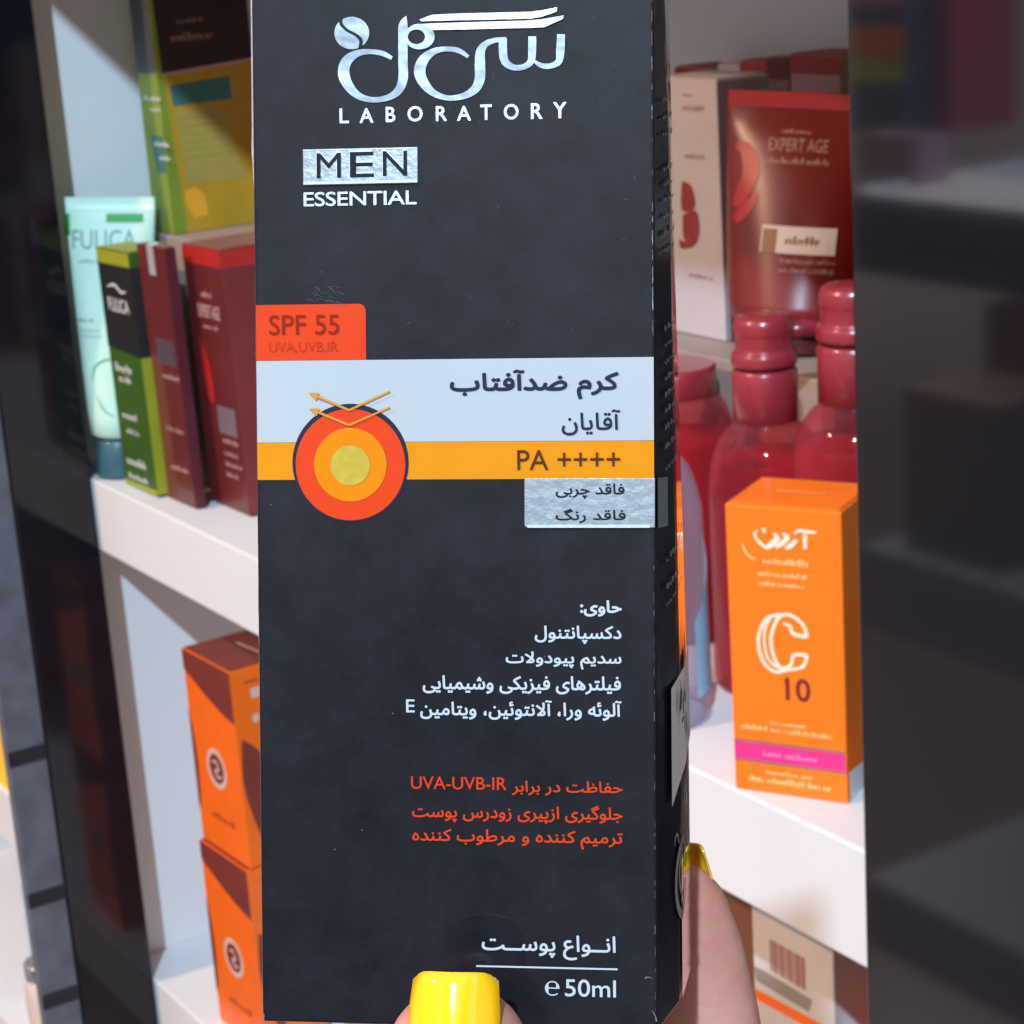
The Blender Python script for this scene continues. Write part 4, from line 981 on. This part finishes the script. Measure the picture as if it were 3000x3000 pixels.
hand = empty('hand', 'hand with long yellow fingernails gripping the black carton from below', 'hand', Mb @ Matrix.Translation((0, -.11, -.02)))
hb = bmesh.new()
def blob(c, r, sx=1, sy=1, sz=1):
    bmesh.ops.create_icosphere(hb, subdivisions=3, radius=1.0, matrix=Matrix.Translation(c) @ Matrix.Diagonal((r * sx, r * sy, r * sz, 1)))
def cone(a, b, ra, rb, n=14):
    a, b = V(a), V(b)
    for i in range(n + 1):
        t = i / n; blob(a.lerp(b, t), ra + (rb - ra) * t)
def chain(pts):
    for (p, r), (p2, r2) in zip(pts, pts[1:]): cone(p, p2, r, r2)
# box-frame coordinates: u right, v up, n towards the viewer
tip_uv = fb.px(1350, 2960)
thumb = [((.0014, -.0658, .0092), .0090), ((.0014, -.0740, .0098), .0096), ((.0030, -.0880, .0118), .0092), ((.0065, -.1000, .0120), .0094), ((.0160, -.1180, .0070), .0108), ((.0230, -.1350, -.006), .0150), ((.0180, -.1560, -.0180), .0200)]
chain(thumb)
pi = [Mb.inverted() @ (ray(x, y) * d) for x, y, d in ((2022, 2580, .3035), (2036, 2660, .3045), (2058, 2800, .3055), (2082, 3000, .3060), (2096, 3250, .306), (2090, 3560, .306))]
idx = [(tuple(p), r) for p, r in zip(pi, (.0028, .0050, .0064, .0074, .0085, .0098))]
chain(idx)
kn = pi[-1]
chain([(tuple(kn), .0098), ((.026, -.118, -.040), .0120), ((.012, -.150, -.030), .018)])
for u, top, r in ((.0150, -.012, .0076), (-.0020, -.010, .0076), (-.0170, -.028, .0066)):
    chain([((u, top, -.0412), r * .62), ((u, top - .012, -.0420), r * .9), ((u, top - .028, -.0435), r), ((u, -.075, -.0475), r * 1.08), ((u * .9, -.100, -.044), r * 1.25), ((u * .8, -.118, -.040), r * 1.45), ((u * .6, -.150, -.030), r * 1.9)])
for u in (-.014, -.002, .010, .020):
    chain([((u, -.112, -.036), .0125), ((u * .8, -.135, -.032), .0150), ((u * .6, -.162, -.028), .0165)])
chain([((-.008, -.162, -.028), .0185), ((-.006, -.200, -.028), .0190), ((-.004, -.26, -.03), .0230)])
chain([((.010, -.162, -.028), .0185), ((.010, -.200, -.028), .0190), ((.012, -.26, -.03), .0230)])
me = bpy.data.meshes.new('tmp_hand'); hb.to_mesh(me); hb.free()
tmp = bpy.data.objects.new('tmp_hand', me); COL.objects.link(tmp)
md = tmp.modifiers.new('r', 'REMESH'); md.mode = 'VOXEL'; md.voxel_size = 0.0010
ms = tmp.modifiers.new('s', 'SMOOTH'); ms.iterations = 10; ms.factor = 0.5
dg = bpy.context.evaluated_depsgraph_get(); dg.update()
hm = bpy.data.meshes.new_from_object(tmp.evaluated_get(dg)); bpy.data.objects.remove(tmp); bpy.data.meshes.remove(me)
hv = [Mb @ v.co for v in hm.vertices]; hf = [tuple(p.vertices) for p in hm.polygons]; bpy.data.meshes.remove(hm)
build('hand_skin', hv, hf, M_skin, hand, smooth=True)

def nail(o, U, W, N, half, length, root_half, curve, m, tip_round=.25, arch=.0012):
    """curved nail plate: o root centre, W along, U across, N out of the finger"""
    nu, nw = 12, 14; vs = []; th = .00055
    for lay in (0, 1):
        for j in range(nw + 1):
            t = j / nw; hw = root_half + (half - root_half) * min(1, t * 2.2)
            for i in range(nu + 1):
                s = i / nu * 2 - 1
                e = 1 - tip_round * .12 * (abs(s) ** 6)
                tt = t * e - (.10 * (1 - s * s) * (1 - t) ** 3)
                vs.append(o + U * (hw * s * (1 - .06 * max(0, t - .8) * 5 * (abs(s) > .8))) + W * (length * tt) + N * (-curve * s * s + arch * math.sin(math.pi * t) - th * lay - (.0003 * t)))
    n1 = (nu + 1) * (nw + 1); fs = []
    for j in range(nw):
        for i in range(nu):
            a = j * (nu + 1) + i; fs.append((a, a + 1, a + nu + 2, a + nu + 1)); fs.append((n1 + a, n1 + a + nu + 1, n1 + a + nu + 2, n1 + a + 1))
    rim = [i for i in range(nu + 1)] + [(j + 1) * (nu + 1) + nu for j in range(nw)] + [nw * (nu + 1) + i for i in range(nu - 1, -1, -1)] + [j * (nu + 1) for j in range(nw - 1, 0, -1)]
    for a, b in zip(rim, rim[1:] + rim[:1]): fs.append((a, n1 + a, n1 + b, b))
    return recalc(build('fingernail', vs, fs, m, hand, smooth=True))
# thumb nail, facing the viewer
tn_top = fb.px(1352, 2846)
W_ = (BV * .985 - BN * .17).normalized(); N_ = (BN * .985 + BV * .17).normalized()
root_p = fb.pt(.0016, tn_top[1] - .0153, .0186)
nail(root_p, BU, W_, N_, .0055, .0194, .0052, .0030, M_nail, tip_round=.5)
# raised finger: nail on its far side, seen from beneath
p0_, p1_ = Mb @ V(idx[0][0]), Mb @ V(idx[1][0]); W2 = (p0_ - p1_).normalized()
N2 = (-BN + BU * .35); N2 = (N2 - W2 * N2.dot(W2)).normalized(); U2 = W2.cross(N2)
nail(p0_ - W2 * .0078 + N2 * .0030, U2, W2, N2, .0030, .0125, .0040, .0016, M_nail2, tip_round=2.0, arch=.0004)
for u, top, r in ((.0150, -.012, .0076), (-.0020, -.010, .0076), (-.0170, -.028, .0066)):
    nail(fb.pt(u, top - .009, -.0412 - r * .82), BU, BV, -BN, .0046, .0165, .0042, .0020, M_nail, tip_round=1.5)
